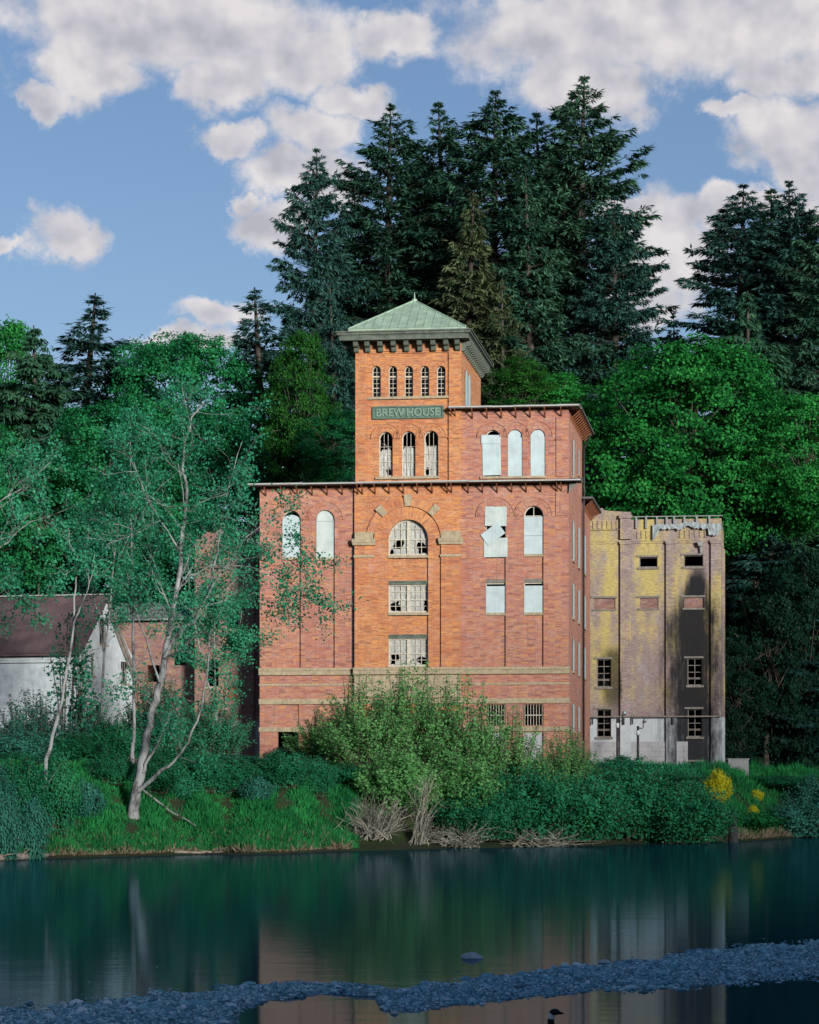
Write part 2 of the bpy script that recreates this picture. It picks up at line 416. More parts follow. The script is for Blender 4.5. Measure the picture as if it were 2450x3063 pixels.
def bark(name, dark, light, scale=3.0, thr=(.35, .7)):
    m, n = new_mat(name); p = geo_pos(n)
    f = n.noise(n.vm('MULTIPLY', p, (1, 1, .45)), scale, 6, .7)
    finish(n, n.mix(n.step(f, *thr), dark, light), .9, f, .6, .03, .15)
    return m

M = {}
M['brick'] = make_brick('brick_red', (.80, .92, 1.02), 1.15)
M['brick_tower_glow'] = make_brick('brick_tower_glow', (.94, .99, .74), .95)  # warm glow of light put into the tower and centre bay brick colour
M['brick_wing'] = make_brick('brick_wing', (.50, .72, .95), 1.6)
M['sandstone'] = plain('sandstone', (.29, .24, .165), .9, .25, 4.0, streak=.35)
M['board'] = plain('painted_plywood', (.34, .42, .44), .7, .14, 1.2, streak=.26, bstr=.03)
M['board_warm'] = plain('weathered_plywood', (.35, .41, .40), .75, .18, 1.5, streak=.28, bstr=.03)
M['frame'] = plain('weathered_window_paint', (.40, .37, .31), .8, .3, 8.0)
M['dark_frame'] = plain('dark_window_paint', (.15, .14, .13), .8, .3, 8.0)
M['copper'] = plain('green_copper', (.235, .33, .255), .65, .22, 1.6, streak=.30, bstr=.1)
M['cornice'] = plain('dark_green_cornice', (.085, .105, .085), .75, .4, 3.0, streak=.4)
M['sign'] = plain('green_sign_metal', (.075, .125, .10), .6, .3, 5.0)
M['sign_letter'] = plain('green_sign_letter', (.13, .20, .155), .55, .25, 6.0)
M['rust'] = plain('rusty_iron', (.17, .062, .03), .85, .5, 5.0)
M['metal_edge'] = plain('galvanised_edge', (.36, .37, .36), .45, .15, 3.0, metal=.3)
M['roofing'] = plain('grey_roofing', (.09, .095, .10), .9, .3, 2.0)
M['inside'] = plain('dark_interior', (.03, .026, .024), .95, .3, 2.0)
M['pipe'] = plain('black_pipe', (.02, .02, .025), .5, .3, 5.0)
M['concrete'] = plain('concrete', (.20, .21, .22), .9, .15, 1.5, streak=.4)
M['old_post'] = plain('old_wet_post', (.035, .038, .042), .9, .5, 4.0)
M['render'] = plain('grey_render', (.30, .31, .33), .9, .18, 1.0, streak=.35)
M['white_wash'] = plain('flaking_whitewash', (.42, .47, .50), .85, .22, 1.6, streak=.35)
M['timber'] = plain('grey_timber', (.17, .155, .14), .9, .4, 3.0)
M['rust_roof'] = plain('rusty_sheet_roof', (.105, .070, .074), .7, .35, .8, streak=.3, metal=.15)
M['shingle'] = plain('mossy_grey_shingle', (.15, .17, .165), .9, .4, 1.2)
M['stone_grey'] = plain('river_rock', (.50, .52, .53), .8, .25, 4.0)
M['driftwood'] = plain('driftwood', (.22, .19, .16), .9, .45, 3.0)
M['bark_alder'] = bark('pale_alder_bark', (.06, .062, .064), (.23, .24, .245), 2.6, (.36, .60))
M['bark_conifer'] = bark('brown_conifer_bark', (.022, .018, .016), (.075, .064, .056), 2.0)
M['bark_maple'] = bark('dark_maple_bark', (.035, .03, .025), (.10, .09, .075), 2.5)
M['dead_twig'] = bark('dead_grey_twig', (.15, .145, .12), (.34, .33, .27), 1.2)
M['twig'] = bark('brown_twig', (.07, .06, .045), (.16, .14, .105), 1.5)
M['fol_fir'] = foliage('fir_needles', (.009, .044, .032), (.080, .19, .115), .2)
M['fol_fir_blue'] = foliage('blue_spruce_needles', (.009, .042, .042), (.062, .16, .135), .2)
M['fol_fir_olive'] = foliage('olive_fir_needles', (.036, .062, .032), (.17, .21, .11), .25)
M['fol_cedar'] = foliage('cedar_fronds', (.012, .055, .035), (.055, .15, .080), .25)
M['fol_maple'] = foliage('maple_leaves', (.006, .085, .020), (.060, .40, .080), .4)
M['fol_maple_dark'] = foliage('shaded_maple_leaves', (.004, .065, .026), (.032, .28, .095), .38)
M['fol_maple_yellow'] = foliage('young_maple_leaves', (.008, .055, .012), (.040, .17, .026), .42)
M['fol_alder'] = foliage('alder_leaves', (.010, .130, .075), (.065, .37, .20), .4, 1.2)  # cool shade tint put into the alder, bramble and shrub leaf colours
M['fol_willow'] = foliage('willow_leaves', (.075, .25, .080), (.25, .56, .21), .5, .8)
M['fol_bramble'] = foliage('bramble_leaves', (.006, .095, .048), (.045, .30, .13), .35, .7)
M['fol_blue'] = foliage('grey_green_shrub_leaves', (.016, .115, .088), (.080, .31, .235), .35, .8)
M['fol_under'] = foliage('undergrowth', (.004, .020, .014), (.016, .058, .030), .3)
M['fol_broom'] = foliage('yellow_broom_flowers', (.30, .32, .012), (.72, .68, .03), .3, 2.0)
M['grass'] = foliage('bank_grass', (.006, .105, .038), (.040, .32, .085), .35, .5)
M['straw'] = foliage('dry_straw', (.14, .12, .08), (.34, .29, .20), .2, 1.0)

def make_plastic():
    m, n = new_mat('torn_plastic_sheet'); p = obj_pos(n)
    wr = n.noise(n.vm('MULTIPLY', p, (3, 1, 1.2)), 3.0, 5, .65, dist=1.2)
    d = n.add('ShaderNodeBsdfPrincipled'); n.put(d.inputs['Base Color'], n.mix(wr, (.24, .25, .235), (.42, .43, .41))); d.inputs['Roughness'].default_value = .35
    bn = n.add('ShaderNodeBump'); bn.inputs['Strength'].default_value = .7; bn.inputs['Distance'].default_value = .06
    n.link(wr, bn.inputs['Height']); n.link(bn.outputs[0], d.inputs['Normal'])
    t = n.add('ShaderNodeBsdfTransparent'); mx = n.add('ShaderNodeMixShader'); mx.inputs[0].default_value = .84
    n.link(t.outputs[0], mx.inputs[1]); n.link(d.outputs[0], mx.inputs[2])
    n.link(mx.outputs[0], n.add('ShaderNodeOutputMaterial').inputs['Surface'])
    return m
def make_glass():
    m, n = new_mat('old_window_glass')
    gl = n.add('ShaderNodeBsdfGlossy'); gl.inputs['Roughness'].default_value = .06; gl.inputs['Color'].default_value = (.8, .85, .85, 1)
    tr = n.add('ShaderNodeBsdfTransparent'); tr.inputs['Color'].default_value = (.55, .58, .56, 1)
    fr = n.add('ShaderNodeFresnel'); fr.inputs['IOR'].default_value = 1.45
    mx = n.add('ShaderNodeMixShader'); n.link(fr.outputs[0], mx.inputs[0]); n.link(tr.outputs[0], mx.inputs[1]); n.link(gl.outputs[0], mx.inputs[2])
    n.link(mx.outputs[0], n.add('ShaderNodeOutputMaterial').inputs['Surface'])
    return m
def make_water():
    m, n = new_mat('river_water'); p = geo_pos(n)
    q = n.vm('MULTIPLY', p, (.35, 1.0, 1.0))
    rip = n.m('ADD', n.m('MULTIPLY', n.noise(q, 2.2, 4, .6), .55), n.m('MULTIPLY', n.noise(q, .25, 3, .5), 1.0))
    bn = n.add('ShaderNodeBump'); bn.inputs['Strength'].default_value = .10; bn.inputs['Distance'].default_value = .06
    n.link(rip, bn.inputs['Height'])
    d = n.add('ShaderNodeBsdfDiffuse'); d.inputs['Color'].default_value = (.004, .046, .060, 1)
    g = n.add('ShaderNodeBsdfGlossy'); g.inputs['Roughness'].default_value = .06; g.inputs['Color'].default_value = (.55, .80, .98, 1)
    n.link(bn.outputs[0], g.inputs['Normal'])
    fr = n.add('ShaderNodeFresnel'); fr.inputs['IOR'].default_value = 1.33; n.link(bn.outputs[0], fr.inputs['Normal'])
    mx = n.add('ShaderNodeMixShader'); n.link(n.m('MULTIPLY', fr.outputs[0], .56), mx.inputs[0]); n.link(d.outputs[0], mx.inputs[1]); n.link(g.outputs[0], mx.inputs[2])
    n.link(mx.outputs[0], n.add('ShaderNodeOutputMaterial').inputs['Surface'])
    return m
def make_ground():
    m, n = new_mat('bank_soil_and_forest_floor'); p = geo_pos(n)
    f = n.noise(p, .6, 6, .65); f2 = n.noise(p, 5.0, 4, .6)
    c = n.mix(n.step(f, .35, .65), (.030, .028, .018), (.022, .052, .016))
    c = n.mix(n.m('MULTIPLY', f2, .5), c, (.05, .045, .03))
    finish(n, c, .95, f2, .6, .1, .1)
    return m
def make_gravel():
    m, n = new_mat('gravel_stones'); g = n.add('ShaderNodeNewGeometry')
    r = g.outputs['Random Per Island']
    c = n.ramp(r, [(.0, (.045, .13, .16)), (.40, (.15, .37, .43)), (.72, (.29, .56, .62)), (.88, (.54, .70, .74)), (1.0, (.70, .78, .80))])  # blue of the shaded shore put into the stone colours
    finish(n, c, .6, n.noise(g.outputs['Position'], 40, 3), .3, .01, .35)
    return m
def make_gravel_bed():
    m, n = new_mat('wet_gravel_bed'); p = geo_pos(n)
    v = n.add('ShaderNodeTexVoronoi'); n.link(p, v.inputs['Vector']); v.inputs['Scale'].default_value = 22
    c = n.mix(n.xyz(v.outputs['Color'])[0], (.04, .10, .12), (.13, .26, .31))  # bed carries the same bluish shade tint in its colour
    finish(n, c, .6, v.outputs['Distance'], .7, .03, .3)
    return m
M['tarp'] = plain('torn_tarpaulin', (.22, .26, .275), .7, .2, 3.0, streak=.2)
M['plastic'] = make_plastic(); M['glass'] = make_glass(); M['water'] = make_water(); M['ground'] = make_ground()
M['gravel'] = make_gravel(); M['gravel_bed'] = make_gravel_bed()

# ------------------------------------------------------------------ terrain, river, gravel bar
def sstep(t): t = np.clip(t, 0, 1); return t * t * (3 - 2 * t)
_bank = [(-600, 78), (-80, 92)] + [((u - CX) / F * D, D) for u, D in ((-500, 108), (0, 116.5), (426, 126), (852, 129.7), (1065, 136), (1420, 143), (1846, 152), (2187, 161), (2450, 178))] + [(60, 212), (600, 330)]
BX = np.array([b[0] for b in _bank]); BY = np.array([b[1] for b in _bank])
def bank_y(x): return np.interp(x, BX, BY) + .7 * np.sin(np.asarray(x) * 1.1) + .35 * np.sin(np.asarray(x) * 2.7 + 1)
SH = np.array([math.sin(sa), math.cos(sa)])
def ground(x, y):
    x = np.asarray(x, dtype=float); y = np.asarray(y, dtype=float)
    d = y - bank_y(x)
    land = .12 + 4.28 * sstep(d / 15.0) + .10 * np.sin(x * .9 + y * .5) * sstep(d / 4)
    bed = -1.4 * sstep(-d / 8.0) + .0
    z = np.where(d > 0, land, .12 * np.clip(1 + d / .8, 0, 1) + bed)
    hilltop = 12 + 13 * sstep((x + 26) / 22)
    z = z + hilltop * sstep((y - 207) / 42.0) * (d > 0) + 8 * sstep((y - 260) / 200.0)
    near = 2.4 * sstep((26 - y) / 22.0)                       # the shore the camera stands on
    z = np.where(y < 60, np.maximum(z, -1.0 + near), z)
    s = x * SH[0] + (y - 170) * SH[1]                         # unseen ridge added behind the camera, towards the sun, to shade the lower scene
    lat = x * -SH[1] + (y - 170) * SH[0]
    z = z + (44 - 6 * sstep((-lat - 4) / 16.0) + 15 * sstep((lat - 9) / 12.0) + 3 * np.sin(lat * .21 + 1.0) + 2 * np.sin(lat * .53 + y * .1)) * sstep((s - 185) / 75.0)  # crest shaped sideways: more shade on the right building, less on the left
    return z
def gz(x, y): return float(ground(x, y))

gxs = np.concatenate([np.linspace(-900, -70, 24)[:-1], np.arange(-70, 70, 1.0), np.linspace(70, 900, 40)])
gys = np.concatenate([np.linspace(-900, 20, 60)[:-1], np.linspace(20, 100, 20)[:-1], np.arange(100, 262, 1.0), np.linspace(262, 1500, 14)])
GX, GY = np.meshgrid(gxs, gys)
GZ = ground(GX, GY)
rs = np.random.RandomState(5)
GZ = GZ + np.where((GZ > .4) & (GY > 100), rs.uniform(-.10, .10, GZ.shape), 0)
nx_, ny_ = len(gxs), len(gys)
idx = np.arange(nx_ * ny_).reshape(ny_, nx_)
quads = np.stack([idx[:-1, :-1], idx[:-1, 1:], idx[1:, 1:], idx[1:, :-1]], -1).reshape(-1, 4)
g_obj = link_mesh('ground', np_mesh('ground', np.stack([GX, GY, GZ], -1).reshape(-1, 3), quads), M['ground'], smooth=True)
tag(g_obj, kind='structure')
wv = [(-900, -60, 0), (900, -60, 0), (900, 330, 0), (-900, 330, 0)]
tag(link_mesh('river_water', np_mesh('river_water', wv, [[0, 1, 2, 3]]), M['water']), kind='structure')

def vD(v): return CAMH * F / (v - HV)
G_TOP = [(-500, 2990), (0, 3004), (128, 3006), (284, 2990), (440, 2968), (568, 2958), (710, 2946), (888, 2938), (1008, 2944), (1136, 2961), (1225, 2951), (1367, 2932), (1580, 2904), (1757, 2882), (1864, 2875), (1935, 2865), (2042, 2848), (2177, 2830), (2361, 2815), (2450, 2811), (2900, 2790)]
G_BOT_L = [(-500, 3190), (690, 3180), (706, 3075), (716, 3046), (730, 3024), (795, 3002), (923, 2980), (1030, 2977), (1136, 2984), (1160, 2980)]
G_BOT_R = [(1120, 2985), (1134, 3010), (1150, 3033), (1225, 3029), (1402, 3008), (1580, 2989), (1757, 2972), (1935, 2968), (2042, 2960), (2219, 2950), (2290, 2943), (2450, 2934), (2900, 2905)]
def edge(tbl, u):
    us = [a for a, _ in tbl]; return CAMH * F / (np.interp(u, us, [b for _, b in tbl]) - HV)
def bar_height(s, u, D): return -.04 + .095 * (1 - np.abs(2 * s - 1) ** 2.5) + .018 * np.sin(D * 2.3 + u * .02) + .015 * np.sin(u * .031)
bar = []
for tbl, ua, ub in ((G_BOT_L, -500, 1160), (G_BOT_R, 1121, 2900)):
    us = np.linspace(ua, ub, 150); ss = np.linspace(0, 1, 24)
    U, S = np.meshgrid(us, ss)
    wob = .25 * np.sin(U * .045) + .15 * np.sin(U * .13 + 1)
    D0_, D1_ = edge(tbl, U) , edge(G_TOP, U)
    D = D0_ + (D1_ - D0_) * S + wob * .5
    X = (U - CX) / F * D; Z = bar_height(S, U, D)
    i2 = np.arange(U.size).reshape(U.shape)
    q = np.stack([i2[:-1, :-1], i2[:-1, 1:], i2[1:, 1:], i2[1:, :-1]], -1).reshape(-1, 4)
    o = link_mesh('gravel_bar', np_mesh('gravel_bar', np.stack([X, D, Z], -1).reshape(-1, 3), q), M['gravel_bed'], smooth=True)
    tag(o, kind='structure')
    bar.append((tbl, ua, ub))
def ico():
    t = (1 + 5 ** .5) / 2
    v = np.array([(-1, t, 0), (1, t, 0), (-1, -t, 0), (1, -t, 0), (0, -1, t), (0, 1, t), (0, -1, -t), (0, 1, -t), (t, 0, -1), (t, 0, 1), (-t, 0, -1), (-t, 0, 1)], float) / math.hypot(1, t)
    f = np.array([(0, 11, 5), (0, 5, 1), (0, 1, 7), (0, 7, 10), (0, 10, 11), (1, 5, 9), (5, 11, 4), (11, 10, 2), (10, 7, 6), (7, 1, 8), (3, 9, 4), (3, 4, 2), (3, 2, 6), (3, 6, 8), (3, 8, 9), (4, 9, 5), (2, 4, 11), (6, 2, 10), (8, 6, 7), (9, 8, 1)])
    return v, f
def octa():
    v = np.array([(1, 0, 0), (-1, 0, 0), (0, 1, 0), (0, -1, 0), (0, 0, 1), (0, 0, -1)], float)
    f = np.array([(0, 2, 4), (2, 1, 4), (1, 3, 4), (3, 0, 4), (2, 0, 5), (1, 2, 5), (3, 1, 5), (0, 3, 5)])
    return v, f
def stones(n_in, seed, shape, med, sig, lo, hi):
    r = np.random.RandomState(seed); iv, if_ = shape; P = []; nv = len(iv)
    for tbl, ua, ub in bar:
        a, b = max(ua, -60), min(ub, 2520); k = int(n_in * (b - a) / 2600)
        u = r.uniform(a, b, k); s = r.uniform(-.02, 1.03, k)
        stray = r.rand(k) < .012; s = np.where(stray, 1 + r.exponential(.10, k), s)
        d0, d1 = edge(tbl, u), edge(G_TOP, u); keep = r.rand(k) < np.clip((d1 - d0) / 9.0, .15, 1)
        D = d0 + (d1 - d0) * s; P.append(np.stack([(u - CX) / F * D, D, np.maximum(bar_height(np.clip(s, 0, 1), u, D), -.03)], -1)[keep])
    P = np.concatenate(P); n = len(P)
    size = np.clip(r.lognormal(math.log(med), sig, n), lo, hi)
    R = iv[None] * (1 + r.uniform(-.22, .22, (n, nv, 1)))
    R = R * np.stack([r.uniform(.8, 1.5, n), r.uniform(.7, 1.1, n), r.uniform(.45, .85, n)], -1)[:, None, :]
    an = r.uniform(0, 6.28, n); c, s_ = np.cos(an)[:, None], np.sin(an)[:, None]
    R = np.stack([R[..., 0] * c - R[..., 1] * s_, R[..., 0] * s_ + R[..., 1] * c, R[..., 2]], -1) * size[:, None, None]
    V = (R + P[:, None, :] + np.array([0, 0, 1]) * (size * .18)[:, None, None]).reshape(-1, 3)
    Fc = (if_[None] + nv * np.arange(n)[:, None, None]).reshape(-1, 3)
    return np_mesh('gravel', V, Fc)
tag(link_mesh('gravel', stones(80000, 3, octa(), .0185, .38, .009, .05), M['gravel']), 'fine grey river gravel covering the low bar', 'gravel', kind='stuff')
tag(link_mesh('pebbles', stones(2200, 8, ico(), .030, .45, .018, .10), M['gravel'], smooth=True), 'larger grey and pale stones strewn over the gravel bar', 'stones', kind='stuff')

# ------------------------------------------------------------------ the brewery
B = Frame(476 / F * 168.0, 168.0, math.atan(1065 / 8000))
ZG = 4.4
brew = B.root('brick_brewery')
tag(brew, 'tall red brick brewery with green-roofed tower and boarded arched windows', 'building')
front = lambda yo: (lambda a, b, o: (a, yo + o, b))
def side(X): return lambda a, b, o: (X - o, a, b)

xL = B.x(777); xR = 0.0
zEave = B.z(1230, 1446); zBase = ZG - .6
zBelt1 = B.z(1500, 1995); zBelt1b = B.z(1500, 2015)
CB = -.20                                               # face of the projecting centre bay and tower
xc0, xc1 = B.x(1060, CB), B.x(1379.5, CB)
DEP_MAIN, DEP_REAR = 12.4, 20.6

def win_rect(u0, u1, v0, v1, yo=0.0):                  # photo box -> x0, x1, z0, z1 on the wall plane
    um = (u0 + u1) / 2
    return B.x(u0, yo), B.x(u1, yo), B.z(um, v1, yo), B.z(um, v0, yo)

def frame_band(mb, poly, inset, y0, y1, mi=0):         # frame following an opening outline
    cxm = sum(p[0] for p in poly) / len(poly); zmin = min(p[1] for p in poly); zmax = max(p[1] for p in poly)
    hw = max(abs(p[0] - cxm) for p in poly)
    def ins(p):
        x, z = p; kx = (hw - inset) / hw
        zz = zmin + inset + (z - zmin) * ((zmax - zmin - 2 * inset) / (zmax - zmin))
        return cxm + (x - cxm) * kx, zz
    q = [ins(p) for p in poly]; n = len(poly)
    for i in range(n):
        j = (i + 1) % n
        mb.face([(poly[i][0], y0, poly[i][1]), (poly[j][0], y0, poly[j][1]), (q[j][0], y0, q[j][1]), (q[i][0], y0, q[i][1])], None, mi)
        mb.face([(q[i][0], y0, q[i][1]), (q[j][0], y0, q[j][1]), (q[j][0], y1, q[j][1]), (q[i][0], y1, q[i][1])], None, mi)
        mb.face([(poly[i][0], y1, poly[i][1]), (poly[j][0], y1, poly[j][1]), (poly[j][0], y0, poly[j][1]), (poly[i][0], y0, poly[i][1])], None, mi)
    return q
def head_z(x, x0, x1, ztop, rise):
    a = (x1 - x0) / 2; c = (x0 + x1) / 2; k = max(0.0, 1 - ((x - c) / a) ** 2)
    return ztop - rise + rise * math.sqrt(k)
def glazing(x0, x1, z0, ztop, rise, y, cols, rows_z, bw=.035, heavy=()):   # one mesh of glazing bars
    mb = MB()
    for i in range(1, cols):
        x = x0 + (x1 - x0) * i / cols
        mb.box(x - bw / 2, x + bw / 2, y, y + .03, z0, head_z(x, x0, x1, ztop, rise) - .01)
    for z in rows_z:
        h = bw * (2.0 if z in heavy else 1.0)
        a, c = (x1 - x0) / 2, (x0 + x1) / 2
        hw = a if z < ztop - rise else a * math.sqrt(max(0, 1 - ((z - ztop + rise) / max(rise, 1e-3)) ** 2))
        mb.box(c - hw, c + hw, y - .004, y + .034, z - h / 2, z + h / 2)
    return mb
def sheet(x0, x1, z0, ztop, rise, y, holes, seed, nx=34, nz=34):           # torn plastic, holes in 0..1 window coordinates
    r = random.Random(seed); mb = MB(); g = {}
    def hp(s, t):
        x = x0 + (x1 - x0) * s; z = z0 + (head_z(x, x0, x1, ztop, rise) - z0) * t
        w_ = .035 * noise.noise((s * 4 + seed, t * 5, seed)) + .02 * noise.noise((s * 11, t * 3 + seed, 2.0))
        return (x, y + w_, z)
    for i in range(nx):
        for j in range(nz):
            s, t = (i + .5) / nx, (j + .5) / nz
            js, jt = s + .02 * noise.noise((s * 9, t * 9, seed)), t + .02 * noise.noise((s * 9, t * 9, seed + 5.0))
            if any(inside((js, jt), h) for h in holes): continue
            mb.face([hp(i / nx, j / nz), hp((i + 1) / nx, j / nz), hp((i + 1) / nx, (j + 1) / nz), hp(i / nx, (j + 1) / nz)])
    return mb
def panes(parent, x0, x1, z0, ztop, rise, y, cols, rows_z, missing=0.0, seed=1):
    r = random.Random(seed); zs = [z0] + sorted(rows_z)
    for i in range(cols):
        a, b = x0 + (x1 - x0) * i / cols + .012, x0 + (x1 - x0) * (i + 1) / cols - .012
        for j, zb in enumerate(zs):
            top = zs[j + 1] if j + 1 < len(zs) else None
            if r.random() < missing: continue
            mb = MB()
            if top is None or top > ztop - rise:
                pts = [(a, y, zb)] + [(b, y, zb)] + [(x, y, min(top or 1e9, head_z(x, x0, x1, ztop, rise) - .03)) for x in np.linspace(b, a, 6)]
                if max(p[2] for p in pts) - zb < .04: continue
                mb.face([(px, y, max(pz, zb)) for px, _, pz in pts])
            else:
                mb.face([(a, y, zb), (b, y, zb), (b, y, top), (a, y, top)])
            mb.build('pane', M['glass'], parent)
def sill(parent, x0, x1, z, y, proud=.12, h=.16, deep=.3, mat='sandstone'):
    mb = MB(); mb.box(x0 - .06, x1 + .06, y - proud, y + deep, z - h, z)
    return mb.build('sill', M[mat], parent)
def plank(parent, cxm, cz, wd, ht, y, ang=0.0, mat='board', thick=.03, arch=0.0, name='board'):
    mb = MB()
    poly = arch_poly(-wd / 2, wd / 2, -ht / 2, ht / 2, arch if arch else 0)
    c, s = math.cos(ang), math.sin(ang)
    mb.prism([(cxm + x * c - z * s, cz + x * s + z * c) for x, z in poly], y, y + thick)
    return mb.build(name, M[mat], parent)

# ---- wing fronts: y = 0, with tall window columns cut right through
cols = []                                                # (x0, x1, ztop, rise)
wl1 = win_rect(842.5, 899.5, 1527, 1667); wl2 = win_rect(944, 1001, 1526, 1668)
wr1 = win_rect(1452, 1512.5, 1514, 1666); wr2 = win_rect(1566.5, 1625.5, 1513, 1657)
zb = zBelt1
for wdw in (wl1, wl2, wr1, wr2): cols.append((wdw[0], wdw[1], wdw[3], (wdw[1] - wdw[0]) / 2))
low = [win_rect(835, 893.6, 2107, 2172), win_rect(940, 997, 2107, 2172), win_rect(1456, 1512, 2107, 2171), win_rect(1566, 1625.5, 2107, 2171)]
doors = [win_rect(830, 893, 2189, 2300), win_rect(937, 997, 2189, 2300), win_rect(1454, 1512.5, 2189, 2300), win_rect(1565, 1626, 2189, 2300)]
zDoor = ZG - .3
xcL = B.x(1060, 0); xcR = B.x(1379.5, 0)
zTop2 = B.z(1560, 1213)                                  # eave of the upper block
mb = MB()
def colhole(c): return arch_poly(c[0], c[1], zb + .02, c[2], c[3])
wall(mb, [(xL, zBase), (xcL, zBase), (xcL, zEave), (xL, zEave)],
     [colhole(cols[0]), colhole(cols[1])] + [arch_poly(w_[0], w_[1], w_[2], w_[3], 0) for w_ in low[:2]] + [arch_poly(doors[0][0], doors[0][1], zDoor, doors[0][3], 0), arch_poly(doors[1][0], doors[1][1], zDoor, doors[1][3], 0)], front(0), .32)
wall(mb, [(xcR, zBase), (xR, zBase), (xR, zEave), (xcR, zEave)],
     [colhole(cols[2]), colhole(cols[3])] + [arch_poly(w_[0], w_[1], w_[2], w_[3], 0) for w_ in low[2:]] + [arch_poly(doors[2][0], doors[2][1], zDoor, doors[2][3], 0), arch_poly(doors[3][0], doors[3][1], zDoor, doors[3][3], 0)], front(0), .32)
# upper block front
up_c = [B.x(R1(x, 0)[0]) for x in (1014, 1151, 1291)]; uhw = 46 / 2.0536 / F * 168
uz1, uz0 = B.z(1540, R1(0, 872)[1]), B.z(1540, R1(0, 1160)[1])
uh = [arch_poly(c - uhw, c + uhw, uz0, uz1) for c in up_c]
wall(mb, [(xcR, zEave), (xR, zEave), (xR, zTop2), (xcR, zTop2)], uh, front(0), .32)
mb.build('front_wall', M['brick'], brew)

# ---- right side wall with its boarded windows
sw = MB(); sh = []; side_wins = []
def srow(t, w_, v0, v1, arched):
    z0, z1 = B.side_z(t, 0, v1), B.side_z(t, 0, v0)
    sh.append(arch_poly(t - w_ / 2, t + w_ / 2, z0, z1, None if arched else .12)); side_wins.append((t, w_, z0, z1, arched))
for x, rows in ((34, ((175, 460, 1), (622, 865, 0), (1003, 1238, 1), (1465, 1655, 0))), (73, ((228, 508, 0), (668, 895, 0), (1035, 1263, 0), (1482, 1660, 0))), ):
    t = B.depth(R4(x, 0)[0], 0)
    for a, b, ar in rows: srow(t, 1.7, R4(0, a)[1], R4(0, b)[1], ar)
tu = B.depth(R1(1509, 0)[0], 0); srow(tu, 1.25, R1(0, 935)[1], R1(0, 1165)[1], 0)
tu2 = B.depth(R1(1541, 0)[0], 0); srow(tu2, .9, R1(0, 992)[1], R1(0, 1150)[1], 0)
wall(sw, [(CB * 0, zBase), (DEP_MAIN, zBase), (DEP_MAIN, zTop2), (0, zTop2)], sh, side(0.0), .28)
n_main = len(sh); sh2 = []; t = B.depth(R4(115, 0)[0], 0)
zRear = B.side_z(DEP_MAIN, 0, 1489)
for a, b, ar in ((285, 555, 0), (708, 935, 0), (1063, 1285, 1)):
    z0, z1 = B.side_z(t, 0, R4(0, b)[1]), B.side_z(t, 0, R4(0, a)[1])
    sh2.append(arch_poly(t - .8, t + .8, z0, z1, None if ar else .12)); side_wins.append((t, 1.6, z0, z1, ar))
wall(sw, [(DEP_MAIN, zBase), (DEP_REAR, zBase), (DEP_REAR, zRear), (DEP_MAIN, zRear)], sh2, side(0.0), .28)
sw.build('side_wall', M['brick'], brew)
bk = MB()                                                # rear and left walls, roofs: close the shell
bk.box(xL, xL + .3, .01, DEP_REAR, zBase, zEave - .01); bk.box(xL, -.01, DEP_REAR - .3, DEP_REAR, zBase, zRear)
bk.box(xcR, -.01, DEP_MAIN - .3, DEP_MAIN - .01, zEave - 1, zTop2)
bk.box(xcR - .02, xcR + .25, .02, DEP_MAIN - .3, zEave - .3, zTop2)
bk.build('rear_wall', M['brick'], brew)
fl = MB()
for z in (ZG - .2, zBelt1 + .2, B.z(1500, 1880), B.z(1500, 1700)): fl.box(xL + .35, -.35, .45, DEP_REAR - .4, z - .2, z)
fl.box(xL + .35, -.35, 5.2, 5.4, ZG, zEave - .3)
fl.build('floor_slab', M['inside'], brew)

# ---- fills and windows of the wing columns
def side_board(i, t, w_, z0, z1, ar):
    mb = MB(); rise = w_ / 2 if ar else .12
    gap = .55 if (ar and z1 - z0 > 3) else .02
    poly = arch_poly(t - w_ / 2 + .03, t + w_ / 2 - .03, z0 + .02, z1 - gap, .12 if gap > .1 else rise - .01)
    pl = side(-.0)
    mb.face([(.03, a, b) for a, b in poly]); mb.face([(-.01, a, b) for a, b in reversed(poly)])
    wdw = mb.build('window_board', M['board'], brew)
    s_ = MB(); s_.box(-.2, .08, t - w_ / 2 - .06, t + w_ / 2 + .06, z0 - .13, z0); s_.build('sill', M['sandstone'], wdw)
for i, sp in enumerate(side_wins): side_board(i, *sp)

def spandrel(c, z0, z1, name='spandrel'):
    mb = MB(); mb.box(c[0] + .002, c[1] - .002, .13, .40, z0, z1); return mb.build(name, M['brick'], brew)
# left pair: boarded arches
for k, (wd_, c) in enumerate(((wl1, cols[0]), (wl2, cols[1]))):
    spandrel(c, zb, wd_[2] - .16)
    mb = MB(); frame_band(mb, arch_poly(wd_[0] + .002, wd_[1] - .002, wd_[2], wd_[3] - .003), .07, .17, .26)
    wo = mb.build('arched_window', M['frame'], brew); sill(wo, wd_[0] + .07, wd_[1] - .07, wd_[2], .13, .10)
    wx, wz = (wd_[0] + wd_[1]) / 2, wd_[3] - wd_[2]
    ww = wd_[1] - wd_[0] - .06
    if k == 0:
        plank(wo, wx, wd_[2] + .23 * wz, ww, .46 * wz - .03, .12); plank(wo, wx, wd_[2] + .58 * wz, ww, .22 * wz, .125, .03, thick=.025)
        plank(wo, wx, wd_[2] + .78 * wz, ww, .26 * wz, .105, -.02, arch=.42)
    else:
        plank(wo, wx, wd_[2] + .385 * wz, ww, .77 * wz - .02, .12, mat='board_warm'); plank(wo, wx, wd_[2] + .885 * wz, ww - .04, .225 * wz, .115, mat='board_warm', arch=.5)
